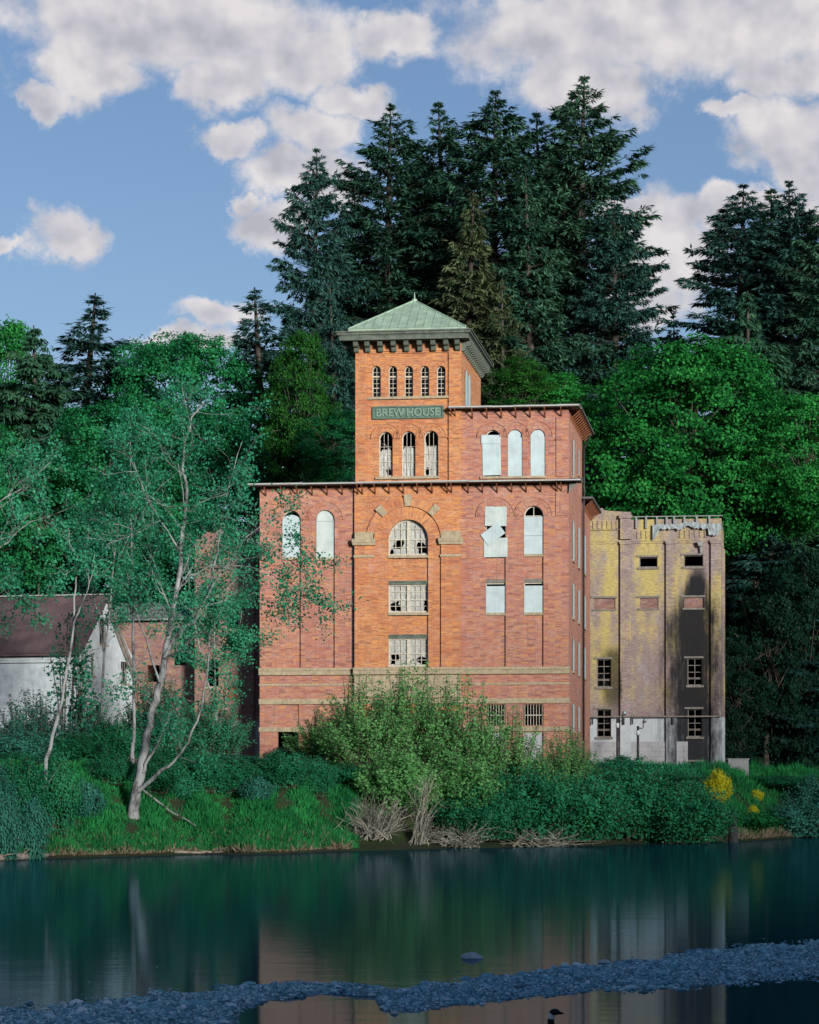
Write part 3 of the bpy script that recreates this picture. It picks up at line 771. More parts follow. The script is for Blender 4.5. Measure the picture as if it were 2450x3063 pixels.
# right pair, upper row
spandrel(cols[2], B.z(1480, 1735), wr1[2] - .02); spandrel(cols[3], B.z(1595, 1733), wr2[2] - .16)
mb = MB(); frame_band(mb, arch_poly(wr1[0] + .002, wr1[1] - .002, wr1[2], wr1[3] - .003), .07, .17, .26)
wo = mb.build('arched_window', M['frame'], brew)
def pz(u, v): return B.hit(u, v, -.06)
for (x0, y0, x1, y1, an, yy) in ((607, 348, 804, 524, -.02, -.05), (596, 632, 812, 806, .005, -.05)):
    a, b = pz(*R3((x0 + x1) / 2, (y0 + y1) / 2)); plank(wo, a, b, (x1 - x0) / 3.0263 / F * 168, (y1 - y0) / 3.0263 / F * 168, yy, an, 'board_warm')
a, b = pz(*R3(680, 597)); plank(wo, a, b, 192 / 3.0263 / F * 168, 122 / 3.0263 / F * 168, -.085, math.radians(36), 'board')
mb = MB(); frame_band(mb, arch_poly(wr2[0] + .002, wr2[1] - .002, wr2[2], wr2[3] - .003), .07, .17, .26)
wo = mb.build('arched_window', M['frame'], brew); sill(wo, wr2[0] + .07, wr2[1] - .07, wr2[2], .13, .10)
glazing(wr2[0] + .08, wr2[1] - .08, wr2[2], wr2[3] - .07, .58, .20, 2, [wr2[3] - .62], .05).build('glazing_bars', M['frame'], wo)
wx = (wr2[0] + wr2[1]) / 2; zsp = B.z(1595, R3(0, 437)[1]); zmid = B.z(1595, R3(0, 612)[1])
plank(wo, wx, (wr2[2] + zmid) / 2, wr2[1] - wr2[0] - .03, zmid - wr2[2] - .02, .10); plank(wo, wx, (zsp + zmid) / 2, wr2[1] - wr2[0] - .03, zsp - zmid - .02, .095)
# right pair, second row
for c, u0, u1, v0, v1 in ((cols[2], 1453, 1511.7, 1733.5, 1833), (cols[3], 1566, 1626, 1732, 1832)):
    um = (u0 + u1) / 2; z0, z1 = B.z(um, v1), B.z(um, v0)
    spandrel(c, zb, z0 - .15)
    mb = MB(); frame_band(mb, arch_poly(c[0] + .002, c[1] - .002, z0, z1 - .22, 0), .06, .18, .26)
    wo = mb.build('square_window', M['frame'], brew); sill(wo, c[0] + .07, c[1] - .07, z0, .13, .10)
    mb = MB(); mb.box(c[0] + .003, c[1] - .003, .10, .3, z1 - .20, z1 + .01); mb.box(c[0] + .003, c[1] - .003, .07, .3, z1 - .06, z1 + .012); mb.build('lintel', M['dark_frame'], wo)
    plank(wo, (c[0] + c[1]) / 2, z0 + (z1 - z0) * .405, c[1] - c[0] - .04, (z1 - z0) * .80, .10)
# barred windows and bricked panels low on the wall, boarded doorways
for k, w_ in enumerate(low):
    if k < 2:
        mb = MB(); mb.box(w_[0] + .002, w_[1] - .002, .09, .3, w_[2] - .002, w_[3] - .002); mb.build('bricked_up_panel', M['brick'], brew)
    else:
        mb = MB(); frame_band(mb, arch_poly(w_[0] + .002, w_[1] - .002, w_[2], w_[3] - .003, 0), .05, .18, .26)
        wo = mb.build('barred_window', M['dark_frame'], brew)
        for i in range(7):
            x = w_[0] + .08 + (w_[1] - w_[0] - .16) * i / 6
            mb = MB(); mb.box(x - .017, x + .017, .10, .135, w_[2] + .01, w_[3] - .01); mb.build('bar', M['frame'], wo)
        mb = MB(); mb.box(w_[0] + .01, w_[1] - .01, .14, .16, (w_[2] + w_[3]) / 2 - .03, (w_[2] + w_[3]) / 2 + .03); mb.build('cross_bar', M['frame'], wo)
for k, d in enumerate(doors):
    if k == 0: continue
    mb = MB(); frame_band(mb, arch_poly(d[0] + .002, d[1] - .002, zDoor, d[3] - .003, 0), .09, .14, .28)
    wo = mb.build('boarded_doorway', M['frame'], brew)
    plank(wo, (d[0] + d[1]) / 2, (zDoor + d[3]) / 2, d[1] - d[0] - .18, d[3] - zDoor - .16, .16, mat='render')

# ---- rings of radial brick over the wing arches
def hood(cx_, zs, r, parent, y=0.0, w1=.30, w2=.22):
    mb = MB(); ring(mb, cx_, zs, r + .004, r + w1, y - .03, y + .1)
    ring(mb, cx_, zs, r + w1 + .004, r + w1 + w2, y - .045, y + .1)
    ring(mb, cx_, zs, r + w1 + w2 + .004, r + w1 + w2 + .08, y - .085, y + .1)
    return mb.build('brick_arch', M['brick'], parent)
for c in cols: hood((c[0] + c[1]) / 2, c[2] - c[3], c[3], brew)
for c in up_c: hood(c, uz1 - uhw, uhw, brew, 0, .24, .20)
mb = MB()
for a, b in ((xcR + .02, cols[2][0] - .62), (cols[3][1] + .62, -.003)): mb.box(a, b, -.035, .1, B.z(1540, 1548), B.z(1540, 1545))
mb.build('string_course', M['brick'], brew)

# ---- upper block windows
us0 = sill(brew, up_c[0] - uhw - .25, up_c[2] + uhw, uz0, 0, .12, .13)
for k, c in enumerate(up_c):
    mb = MB(); frame_band(mb, arch_poly(c - uhw + .002, c + uhw - .002, uz0, uz1 - .003), .06, .16, .26)
    wo = mb.build('arched_window', M['frame'], brew); hz = uz1 - uz0
    if k == 0:
        plank(wo, c - .06, uz0 + .40 * hz, 2 * uhw + .22, .74 * hz, -.045, .012); plank(wo, c - .10, uz0 + .795 * hz, 2 * uhw + .28, .185 * hz, -.085, -.03)
    else: plank(wo, c, uz0 + hz / 2 - .01, 2 * uhw - .03, hz - .06, .06, arch=uhw - .03)
mb = MB()                                                # shallow corner pilasters, dark slots in the right one
px0, px1 = B.x(R1(1405, 0)[0]), B.x(R1(1478, 0)[0])
mb.box(px0, px1, -.07, .05, zEave + .3, zTop2 - .75); mb.box(px0 - .03, px1 + .03, -.11, .05, B.z(1680, R1(0, 938)[1]), B.z(1680, R1(0, 925)[1]))
qx0, qx1 = B.x(R3(1250, 0)[0]), -.03
mb.box(qx0, qx1, -.06, .05, B.z(1680, R3(0, 430)[1]), zEave - .1)
mb.build('pilaster', M['brick'], brew)

# ---- centre bay
cwu0, cwu1 = 1161.0, 1280.7
cx0, cx1 = B.x(cwu0, CB), B.x(cwu1, CB); ccx = (cx0 + cx1) / 2; crad = (cx1 - cx0) / 2
czA = B.z(1221, 1554, CB); czS = czA - crad
lows = [win_rect(1133, 1192, 2107, 2171, CB), win_rect(1244, 1302, 2107, 2171, CB)]
zTowTop = B.z(1221, 1013, CB)
mb = MB()
wall(mb, [(xc0, zBase), (xc1, zBase), (xc1, zEave + .02), (xc0, zEave + .02)], [arch_poly(cx0, cx1, zb + .02, czA)] + [arch_poly(a, b, c, d, 0) for a, b, c, d in lows], front(CB), .34)
mb.box(xc0, xc0 + .02, CB + .003, .05, zBase, zEave); mb.box(xc1 - .02, xc1, CB + .003, .05, zBase, zEave)
mb.build('centre_bay_wall', M['brick_tower_glow'], brew)
PL = CB - .12
p0a, p0b = B.x(1060.5, PL), B.x(1117, PL); p1a, p1b = B.x(1319, PL), B.x(1379, PL)
zImpU, zImpM, zImpL = B.z(1090, 1591.5, PL), B.z(1090, 1612, PL), B.z(1090, 1631, PL)
zBand1, zBand0 = B.z(1090, 1661, PL), B.z(1090, 1668, PL)
for a, b in ((p0a, p0b), (p1a, p1b)):
    mb = MB(); mb.box(a, b, PL, CB + .05, zBelt1 + .01, zImpL); mb.build('pilaster', M['brick_tower_glow'], brew)
    mb = MB(); mb.box(a + .02, b - .02, PL - .05, CB + .05, zImpM, zImpU); mb.box(a - .16, b + .14, PL - .16, CB + .05, zImpM - .22, zImpM)
    mb.prism([(a - .10, zImpL), (b + .10, zImpL), (b + .14, zImpM - .22), (a - .15, zImpM - .22)], PL - .12, CB + .05)
    mb.build('impost_block', M['sandstone'], brew)
    mb = MB(); mb.box(a - .05, b + .05, PL - .06, CB + .05, zBand0, zBand1); mb.build('stone_band', M['sandstone'], brew)
bx = 8000 / 168.0
mb = MB()
ring(mb, ccx, czS, crad + .003, 100 / bx, CB - .05, CB + .1, n=40)
ring(mb, ccx, czS, 103 / bx, 127 / bx, CB - .11, CB + .1, math.radians(10), math.radians(170), n=40)
ring(mb, ccx, czS, 100 / bx, 103 / bx, CB - .14, CB + .1, n=40)
mb.build('great_arch', M['brick_tower_glow'], brew)
for an in (90, 47.5, 132.5):
    a = math.radians(an); mb = MB(); r0, r1 = 101 / bx, 135 / bx; h0, h1 = 9.0 / bx, 12.0 / bx
    ca, sa_ = math.cos(a), math.sin(a)
    mb.prism([(ccx + r * ca - h * sa_, czS + r * sa_ + h * ca) for r, h in ((r0, -h0), (r1, -h1), (r1, h1), (r0, h0))], CB - .20, CB + .05)
    mb.build('keystone', M['sandstone'], brew)
# centre windows (behind torn plastic)
def centre_window(z0, z1, rise, holes, seed, lintel):
    y = CB + .20
    mb = MB(); poly = arch_poly(cx0 + .003, cx1 - .003, z0, z1 - .004, rise); frame_band(mb, poly, .09, y, y + .12)
    mb.box(ccx - .10, ccx + .10, y - .02, y + .1, z0 + .05, z1 - .10)
    wo = mb.build('window', M['frame'], brew)
    sill(wo, cx0 + .03, cx1 - .03, z0, CB + .05, .12, .17)
    if lintel:
        mb = MB(); mb.box(cx0 + .003, cx1 - .003, CB + .10, CB + .33, z1 - .02, z1 + .20); mb.box(cx0 + .003, cx1 - .003, CB + .06, CB + .33, z1 + .13, z1 + .22); mb.build('lintel', M['cornice'], wo)
    H_ = z1 - z0
    for sgn in (-1, 1):
        a, b = (cx0 + .09, ccx - .10) if sgn < 0 else (ccx + .10, cx1 - .09)
        rows = [z0 + H_ * k for k in (.23, .45, .74)]
        g = MB()
        for i in (1, 2):
            x = a + (b - a) * i / 3; g.box(x - .02, x + .02, y + .03, y + .06, z0 + .06, (head_z(x, cx0 + .09, cx1 - .09, z1 - .09, rise - .09) if rise else z1 - .09))
        for k, z in enumerate(rows):
            h = .035 if k == 1 else .018
            aa, bb = a, b
            if rise and z > z1 - rise:
                hw = (crad - .09) * math.sqrt(max(0, 1 - ((z - (z1 - rise)) / (rise - .09)) ** 2)); aa, bb = max(a, ccx - hw), min(b, ccx + hw)
            g.box(aa, bb, y + .025, y + .065, z - h, z + h)
        g.build('glazing_bars', M['frame'], wo)
    sheet(cx0 + .08, cx1 - .08, z0 + .05, z1 - .08, max(rise - .08, 0), y + .10, holes, seed, 60, 44).build('plastic_sheet', M['plastic'], wo)
def hpoly(cx_, cy_, rx, ry, seed, n=18):
    r = random.Random(seed); return [(cx_ + rx * (1 + r.uniform(-.25, .18)) * math.cos(2 * math.pi * i / n), cy_ + ry * (1 + r.uniform(-.25, .18)) * math.sin(2 * math.pi * i / n)) for i in range(n)]
zc1 = B.z(1221, 1661, CB)
centre_window(zc1, czA, crad, [hpoly(.23, .34, .16, .16, 1), hpoly(.86, .24, .14, .22, 2), hpoly(.05, .12, .06, .13, 9)], 3, False)
zc2a, zc2b = B.z(1221, 1832, CB), B.z(1221, 1747, CB)
centre_window(zc2a, zc2b, 0, [[(.02, .05), (.31, .04), (.30, .22), (.22, .30), (.26, .44), (.14, .38), (.02, .30)], [(.90, .05), (.985, .05), (.985, .45), (.90, .44), (.92, .25)]], 6, True)
zc3a, zc3b = zBelt1 + .06, B.z(1221, 1908, CB)
centre_window(zc3a, zc3b, 0, [[(.02, .08), (.12, .05), (.16, .2), (.25, .25), (.24, .42), (.14, .48), (.04, .42)], [(.66, .22), (.80, .35), (.92, .33), (.985, .22), (.985, .04), (.86, .05)]], 8, True)
for z0, z1 in ((zc2b + .22, zc1 - .17), (zc3b + .22, zc2a - .17)):
    mb = MB(); mb.box(cx0 + .002, cx1 - .002, CB + .12, CB + .40, z0, z1); mb.build('spandrel', M['brick_tower_glow'], brew)
for a, b, c, d in lows:
    mb = MB(); frame_band(mb, arch_poly(a + .002, b - .002, c, d - .003, 0), .05, CB + .18, CB + .26); wo = mb.build('barred_window', M['dark_frame'], brew)
    for i in range(6):
        x = a + .09 + (b - a - .18) * i / 5; mb = MB(); mb.box(x - .017, x + .017, CB + .10, CB + .135, c + .01, d - .01); mb.build('bar', M['frame'], wo)

# ---- stone belts, laid block by block
def belt(v0, v1, proud, n_wing, skip_centre=False, yref=0.0):
    z1, z0 = B.z(1500, v0), B.z(1500, v1)
    bm = MB(); bm.box(xL + .05, -.05, -.02, .03, z0 + .02, z1 - .02); bo = bm.build('belt_course', M['sandstone'], brew)
    rr = random.Random(int(v0))
    def run(a, b, y0, n):
        xs = np.linspace(a, b, n + 1)
        for i in range(n):
            mb = MB(); p = proud + rr.uniform(-.008, .008)
            mb.box(xs[i] + .006, xs[i + 1] - .006, y0 - p, y0 + .02, z0, z1)
            if z1 - z0 > .35: mb.box(xs[i] + .006, xs[i + 1] - .006, y0 - p - .05, y0 - p + .02, z1 - .17, z1 - .005)
            mb.build('stone', M['sandstone'], bo)
    run(xL - .05, xcL, 0, n_wing); run(xc0 - .05, xc1 + .05, CB - .12 if proud > .1 else CB, 5); run(xcR, .10, 0, n_wing)
belt(1995, 2016, .14, 4); belt(2042, 2048, .05, 4); belt(2088, 2104, .08, 4); belt(2174, 2187, .07, 4)
z1, z0 = B.z(1221, 2017, CB), B.z(1221, 2087, CB)            # ashlar panel under the centre windows
bm = MB(); bm.box(xc0 + .05, xc1 - .05, CB - .02, CB + .02, z0, z1); ash = bm.build('ashlar_panel', M['sandstone'], brew)
for j in range(3):
    za, zb_ = z0 + (z1 - z0) * j / 3, z0 + (z1 - z0) * (j + 1) / 3
    xs = np.linspace(xc0, xc1, 6 if j % 2 else 7)
    for i in range(len(xs) - 1):
        mb = MB(); mb.box(xs[i] + .008, xs[i + 1] - .008, CB - .07, CB + .01, za + .008, zb_ - .008); mb.build('stone', M['sandstone'], ash)
sill(brew, xL + .1, xcL - .02, zBase + .5, 0, .1, .3)

# ---- bracketed eaves
def bracket_mesh(drop=.62, out=.62, wd=.07):
    mb = MB(); mb.prism_x([(-.02, 0), (-.02, -drop), (-.10, -drop), (-.16, -drop * .72), (-out * .55, -.26), (-out, -.12), (-out, 0)], -wd / 2, wd / 2)
    mb.prism_x([(-out * .62, -.12), (-.16, -.12), (-.13, -.42)], -wd / 2 - .02, wd / 2 + .02)
    return mb
def small_bracket(name='bracket_mesh'):
    mb = MB(); mb.beam((0, -.03, -.02), (0, -.03, -.60), .07, .07); mb.beam((0, -.05, -.55), (0, -.60, -.07), .06, .06); mb.beam((0, -.02, -.05), (0, -.66, -.05), .07, .09)
    return mb
br0 = small_bracket().build('bracket', M['rust'], None); BR = br0.data; bpy.data.objects.remove(br0)
def eave(u0, u1, v, yo, brs, name_mat='roofing', back=.6, xs=None):
    um = (u0 + u1) / 2; over = .75
    z = B.z(um, v, yo - over)
    x0, x1 = (B.x(u0, yo - over), B.x(u1, yo - over)) if xs is None else xs
    mb = MB(); mb.box(x0, x1, yo - over + .02, yo + back, z - .07, z + .02); eo = mb.build('eave', M['timber'], brew)
    mb = MB(); mb.prism_x([(yo - over - .02, z + .03), (yo + back, z + .26), (yo + back, z + .03)], x0 - .03, x1 + .03); mb.build('roof_edge', M['roofing'], eo)
    n = 6; xs_ = np.linspace(x0, x1, n + 1); rr = random.Random(int(v))
    for i in range(n):
        dz = rr.uniform(-.02, .02); mb = MB(); mb.box(xs_[i], xs_[i + 1] - .01, yo - over - .03 - abs(dz) * .3, yo - over + .018, z - .045 + dz, z + .04 + dz); mb.build('gutter_strip', M['metal_edge'], eo)
    for bx_ in brs: share('bracket', BR, eo, (bx_, yo, z - .07))
    return eo, z
mainbr = [B.x(R2(x, 0)[0]) for x in (172, 320, 462, 600, 738, 878)]
cbr = [B.x(R2(x, 0)[0], CB) for x in (1020, 1062, 1178, 1308, 1440, 1572, 1705)] + [B.x(R3(x, 0)[0], CB) for x in (130, 270, 308)]
rbr = [B.x(R3(x, 0)[0]) for x in (458, 588, 720, 852, 983, 1115, 1262, 1300)]
e1, ze1 = eave(738, 1737, 1441, CB, [], back=.9)
for x in mainbr + rbr: share('bracket', BR, e1, (x, 0, ze1 - .07))
for x in cbr: share('bracket', BR, e1, (x, CB, ze1 - .07))
mb2 = MB(); mb2.prism([(.05, ze1 - .07), (.66, ze1 - .07), (.05, ze1 - .75)], -.25, -.15); mb2.build('eave_return', M['timber'], e1)
e2, ze2 = eave(1341, 1733, 1214, 0, [B.x(R1(x, 0)[0]) for x in (762, 787, 891, 981, 1069, 1158, 1246, 1336, 1437)], back=.6)
def side_eave(X, t0, t1, z, n):
    mb = MB(); mb.box(X - .4, X + .75, t0, t1, z - .07, z + .02); eo = mb.build('eave', M['timber'], brew)
    mb = MB(); mb.prism([(X + .78, z + .03), (X - .4, z + .26), (X - .4, z + .03)], t0, t1 + .02); mb.build('roof_edge', M['roofing'], eo)
    mb = MB(); mb.box(X + .752, X + .79, t0, t1, z - .06, z + .06); mb.build('gutter_strip', M['roofing'], eo)
    for i in range(n): share('bracket', BR, eo, (X, t0 + .5 + (t1 - t0 - 1.0) * i / (n - 1), z - .07), (0, 0, math.pi / 2))
    return eo
side_eave(0.0, .62, DEP_MAIN + .6, ze2, 13)
zr_eave = B.side_z(DEP_MAIN - .7, .75, 1488)
side_eave(0.0, DEP_MAIN + .001, DEP_REAR + .7, zr_eave, 9)
mb = MB(); mb.box(-.1, .78, DEP_MAIN - .7, DEP_MAIN, zr_eave - .06, zr_eave + .06); mb.build('eave_end', M['roofing'], brew)
rf = MB(); rf.box(xL - .2, -.05, .35, DEP_REAR + .2, zEave - .25, zEave + .02); rf.box(xcR + .1, -.05, .1, DEP_MAIN, zTop2 - .25, zTop2 + .06)
rf.build('flat_roof', M['roofing'], brew)
# drainpipe down the side wall
mb = MB(); tdp = DEP_MAIN + .15
mb.tube([(.62, tdp - .9, ze2 - .1), (.45, tdp - .6, ze2 - .5), (.13, tdp - .25, ze2 - 1.1), (.13, tdp - .25, zr_eave + .8), (.16, tdp - .2, zr_eave + .3), (.16, tdp - .75, zr_eave - .2), (.13, tdp - .6, zr_eave - .9), (.13, tdp - .6, ZG - .1)], .075, 8)
mb.build('drainpipe', M['pipe'], brew, True)

# ---- tower
xt0, xt1 = B.x(1063, CB), B.x(1380, CB); PNL = CB + .12
DT = 11.4
tw = MB(); th = []; tw5 = []
for x in (300, 400, 498, 597, 697):
    c = B.x(R1(x, 0)[0], PNL); um = R1(x, 0)[0]
    q = (c - 13.2 / bx, c + 13.2 / bx, B.z(um, 1188, PNL), B.z(um, 1094.5, PNL)); tw5.append(q); th.append(arch_poly(*q))
tw3 = []
for x0, x1, ya in ((315, 400, 886), (455, 540, 883), (592, 680, 879)):
    um = R1((x0 + x1) / 2, 0)[0]
    q = (B.x(R1(x0, 0)[0], PNL), B.x(R1(x1, 0)[0], PNL), B.z(um, R1(0, 1163)[1], PNL), B.z(um, R1(0, ya)[1], PNL)); tw3.append(q); th.append(arch_poly(*q))
xa, xb = B.x(1099, PNL), B.x(1343, PNL); zPan = B.z(1221, 1050, CB)
wall(tw, [(xa, zEave), (xb, zEave), (xb, zPan), (xa, zPan)], th, front(PNL), .34)
tw.build('tower_front_wall', M['brick_tower_glow'], brew)
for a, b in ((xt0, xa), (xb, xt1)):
    mb = MB(); mb.box(a, b, CB, .5, zEave, zPan + .001); mb.box(a - .02, b + .02, CB - .035, .5, B.z(1080, 1316, CB), B.z(1080, 1311, CB)); mb.build('pilaster', M['brick_tower_glow'], brew)
mb = MB(); mb.box(xt0, xt1, CB, .5, zPan + .002, zTowTop + .2); mb.box(xa, xb, CB + .05, .3, zPan - .12, zPan); mb.build('brick_frieze', M['brick_tower_glow'], brew)
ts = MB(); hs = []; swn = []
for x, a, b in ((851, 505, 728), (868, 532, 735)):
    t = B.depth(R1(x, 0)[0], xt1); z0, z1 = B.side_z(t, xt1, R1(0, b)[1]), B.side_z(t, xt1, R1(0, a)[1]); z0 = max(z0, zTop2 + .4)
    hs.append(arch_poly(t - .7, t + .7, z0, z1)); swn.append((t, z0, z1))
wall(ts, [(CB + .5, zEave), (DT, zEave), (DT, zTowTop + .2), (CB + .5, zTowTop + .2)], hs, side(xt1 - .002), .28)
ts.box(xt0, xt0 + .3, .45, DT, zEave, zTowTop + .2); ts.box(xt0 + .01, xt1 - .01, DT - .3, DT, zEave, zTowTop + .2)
ts.build('tower_side_wall', M['brick_tower_glow'], brew)
for t, z0, z1 in swn:
    mb = MB(); mb.face([(xt1 + .025, a, b) for a, b in arch_poly(t - .69, t + .69, z0, z1 - .01)]); mb.build('window_board', M['board'], brew)
fl = MB(); fl.box(xt0 + .35, xt1 - .35, .4, DT - .35, B.z(1221, 1265), B.z(1221, 1255)); fl.box(xt0 + .35, xt1 - .35, 4.0, 4.2, zEave, zTowTop); fl.build('tower_floor', M['inside'], brew)
for k, (a, b, z0, z1) in enumerate(tw5):
    y = PNL + .16; mb = MB(); frame_band(mb, arch_poly(a + .002, b - .002, z0, z1 - .003), .05, y, y + .09); ztr = z0 + (z1 - z0) * .665
    mb.box(a + .03, b - .03, y - .01, y + .08, ztr - .045, ztr + .045); wo = mb.build('arched_window', M['frame'], brew)
    rows = [z0 + (z1 - z0) * q for q in (.155, .30, .445, .59)] + [ztr + .01, z0 + (z1 - z0) * .80]
    glazing(a + .05, b - .05, z0 + .05, z1 - .05, (b - a) / 2 - .05, y + .02, 2, rows[:4] + rows[5:], .026, (rows[1],)).build('glazing_bars', M['frame'], wo)
    panes(wo, a + .05, b - .05, z0 + .05, z1 - .05, (b - a) / 2 - .05, y + .045, 2, rows, .12, k)
    r = (b - a) / 2; mb = MB(); ring(mb, (a + b) / 2, z1 - r, r + .003, r + .22, PNL - .03, PNL + .1, n=20); mb.build('brick_arch', M['brick_tower_glow'], brew)
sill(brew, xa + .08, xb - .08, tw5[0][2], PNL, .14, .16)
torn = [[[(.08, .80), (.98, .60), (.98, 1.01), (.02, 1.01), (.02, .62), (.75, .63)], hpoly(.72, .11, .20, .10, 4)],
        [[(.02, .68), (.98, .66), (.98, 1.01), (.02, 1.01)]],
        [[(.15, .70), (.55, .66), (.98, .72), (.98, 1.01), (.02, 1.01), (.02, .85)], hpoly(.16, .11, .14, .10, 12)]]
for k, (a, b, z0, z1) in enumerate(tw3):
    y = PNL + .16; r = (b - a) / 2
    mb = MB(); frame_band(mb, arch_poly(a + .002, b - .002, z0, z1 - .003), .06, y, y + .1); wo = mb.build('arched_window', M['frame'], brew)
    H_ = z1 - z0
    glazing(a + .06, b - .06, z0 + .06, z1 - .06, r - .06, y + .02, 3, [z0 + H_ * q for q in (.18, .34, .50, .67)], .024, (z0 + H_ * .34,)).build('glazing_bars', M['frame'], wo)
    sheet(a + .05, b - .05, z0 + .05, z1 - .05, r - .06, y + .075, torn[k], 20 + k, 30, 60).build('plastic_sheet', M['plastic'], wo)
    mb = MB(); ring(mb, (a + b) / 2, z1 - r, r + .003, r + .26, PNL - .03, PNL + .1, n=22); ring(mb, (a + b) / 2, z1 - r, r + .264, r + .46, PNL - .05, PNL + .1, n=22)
    ring(mb, (a + b) / 2, z1 - r, r + .462, r + .52, PNL - .085, PNL + .1, n=22); mb.build('brick_arch', M['brick_tower_glow'], brew)
sill(brew, tw3[0][0] - .15, tw3[2][1] + .02, tw3[0][2], PNL, .13, .16)

# sign with raised lettering
s0, s1 = R1(277, 725), R1(714, 808)
sx0, sx1 = B.x(s0[0], PNL), B.x(s1[0], PNL); sz1, sz0 = B.z(1221, 1214.5, PNL), B.z(1221, 1252.5, PNL)
mb = MB(); mb.box(sx0, sx1, PNL - .06, PNL + .02, sz0, sz1)
for a, b, c, d in ((sx0, sx1, sz0, sz0 + .09), (sx0, sx1, sz1 - .09, sz1), (sx0, sx0 + .09, sz0 + .091, sz1 - .091), (sx1 - .09, sx1, sz0 + .091, sz1 - .091)): mb.box(a, b, PNL - .13, PNL - .061, c, d)
sg = mb.build('sign', M['sign'], brew); sg['label'] = 'green metal name panel with raised capital letters'
tc = bpy.data.curves.new('lettering', 'FONT'); tc.body = 'BREW HOUSE'; tc.align_x = 'CENTER'; tc.align_y = 'CENTER'; tc.size = .74; tc.extrude = .035; tc.bevel_depth = .008; tc.space_character = 1.04; tc.space_word = .62; tc.offset = .012
to = bpy.data.objects.new('lettering_curve', tc); COL.objects.link(to)
me = bpy.data.meshes.new_from_object(to.evaluated_get(bpy.context.evaluated_depsgraph_get())); bpy.data.objects.remove(to)
lt = link_mesh('lettering', me, M['sign_letter'], sg); me.materials.clear(); me.materials.append(M['sign_letter'])
vx = [v.co.x for v in me.vertices]; vy = [v.co.y for v in me.vertices]
tx, tz = (sx1 - sx0) - .50, (sz1 - sz0) - .27
lt.scale = (tx / (max(vx) - min(vx)), tz / (max(vy) - min(vy)), 1); lt.rotation_euler = (math.pi / 2, 0, 0)
lt.location = ((sx0 + sx1) / 2 - (max(vx) + min(vx)) / 2 * lt.scale[0], PNL - .085, (sz0 + sz1) / 2 - (max(vy) + min(vy)) / 2 * lt.scale[1])

# cornice with scroll brackets, hipped copper roof
OV = .95
zc0, zc1_ = B.z(1221, 1015, CB - OV), B.z(1221, 987, CB - OV)
ex0, ex1, ey0, ey1 = xt0 - OV, xt1 + .60, CB - OV, DT + OV
hC = zc1_ - zc0
mb = MB(); mb.box(ex0 + .06, ex1 - .06, ey0 + .06, ey1 - .06, zc0 + .03, zc0 + hC * .5)
mb.box(ex0 + .02, ex1 - .02, ey0 + .02, ey1 - .02, zc0 + hC * .5, zc0 + hC * .62); mb.box(ex0 - .08, ex1 + .08, ey0 - .08, ey1 + .08, zc0 + hC * .62, zc0 + hC * .86); mb.box(ex0 - .16, ex1 + .16, ey0 - .16, ey1 + .16, zc0 + hC * .86, zc1_)
co = mb.build('cornice', M['cornice'], brew)
mb = MB(); pr = [(-.02, 0), (-.02, -.62), (-.10, -.66), (-.20, -.60), (-.26, -.48), (-.30, -.38), (-.40, -.33), (-.52, -.34), (-.60, -.28), (-.62, -.16), (-.66, -.05), (-.66, 0)]
mb.prism_x(pr, -.15, .15); sb = mb.build('scroll_bracket', M['cornice'], None); SB = sb.data; bpy.data.objects.remove(sb)
for x in (225, 342, 475, 612, 745, 882, 1022, 1155, 1272):
    share('scroll_bracket', SB, co, (B.x(1000 + x / 3.45, CB - .3), CB, zc0 + .03))
for i in range(15): share('scroll_bracket', SB, co, (xt1, CB + .35 + (DT - .5) * i / 14, zc0 + .03), (0, 0, math.pi / 2))
for i in range(15): share('scroll_bracket', SB, co, (xt0, CB + .35 + (DT - .5) * i / 14, zc0 + .03), (0, 0, -math.pi / 2), (1, 1.3, 1))
rx0, rx1, ry0, ry1 = B.x(1040.6, CB - OV), B.x(1393, CB - OV), ey0 + .10, ey1 - .1
zr0 = zc1_ + .002; rxm = (rx0 + rx1) / 2; hw = (rx1 - rx0) / 2
ra = B.k; zap = CAMH + (HV - 900) / F * (168 - rxm * B.s + (ry0 + hw) * B.c); rise = zap - zr0 - .14
mb = MB(); mb.box(rx0, rx1, ry0, ry1, zr0, zr0 + .14)
A_, C_ = (rxm, ry0 + hw, zap), (rxm, ry1 - hw, zap); c00, c10, c11, c01 = (rx0, ry0, zr0 + .14), (rx1, ry0, zr0 + .14), (rx1, ry1, zr0 + .14), (rx0, ry1, zr0 + .14)
mb.face([c00, c10, A_]); mb.face([c10, c11, C_, A_]); mb.face([c11, c01, C_]); mb.face([c01, c00, A_, C_])
ro = mb.build('hipped_roof', M['copper'], brew)
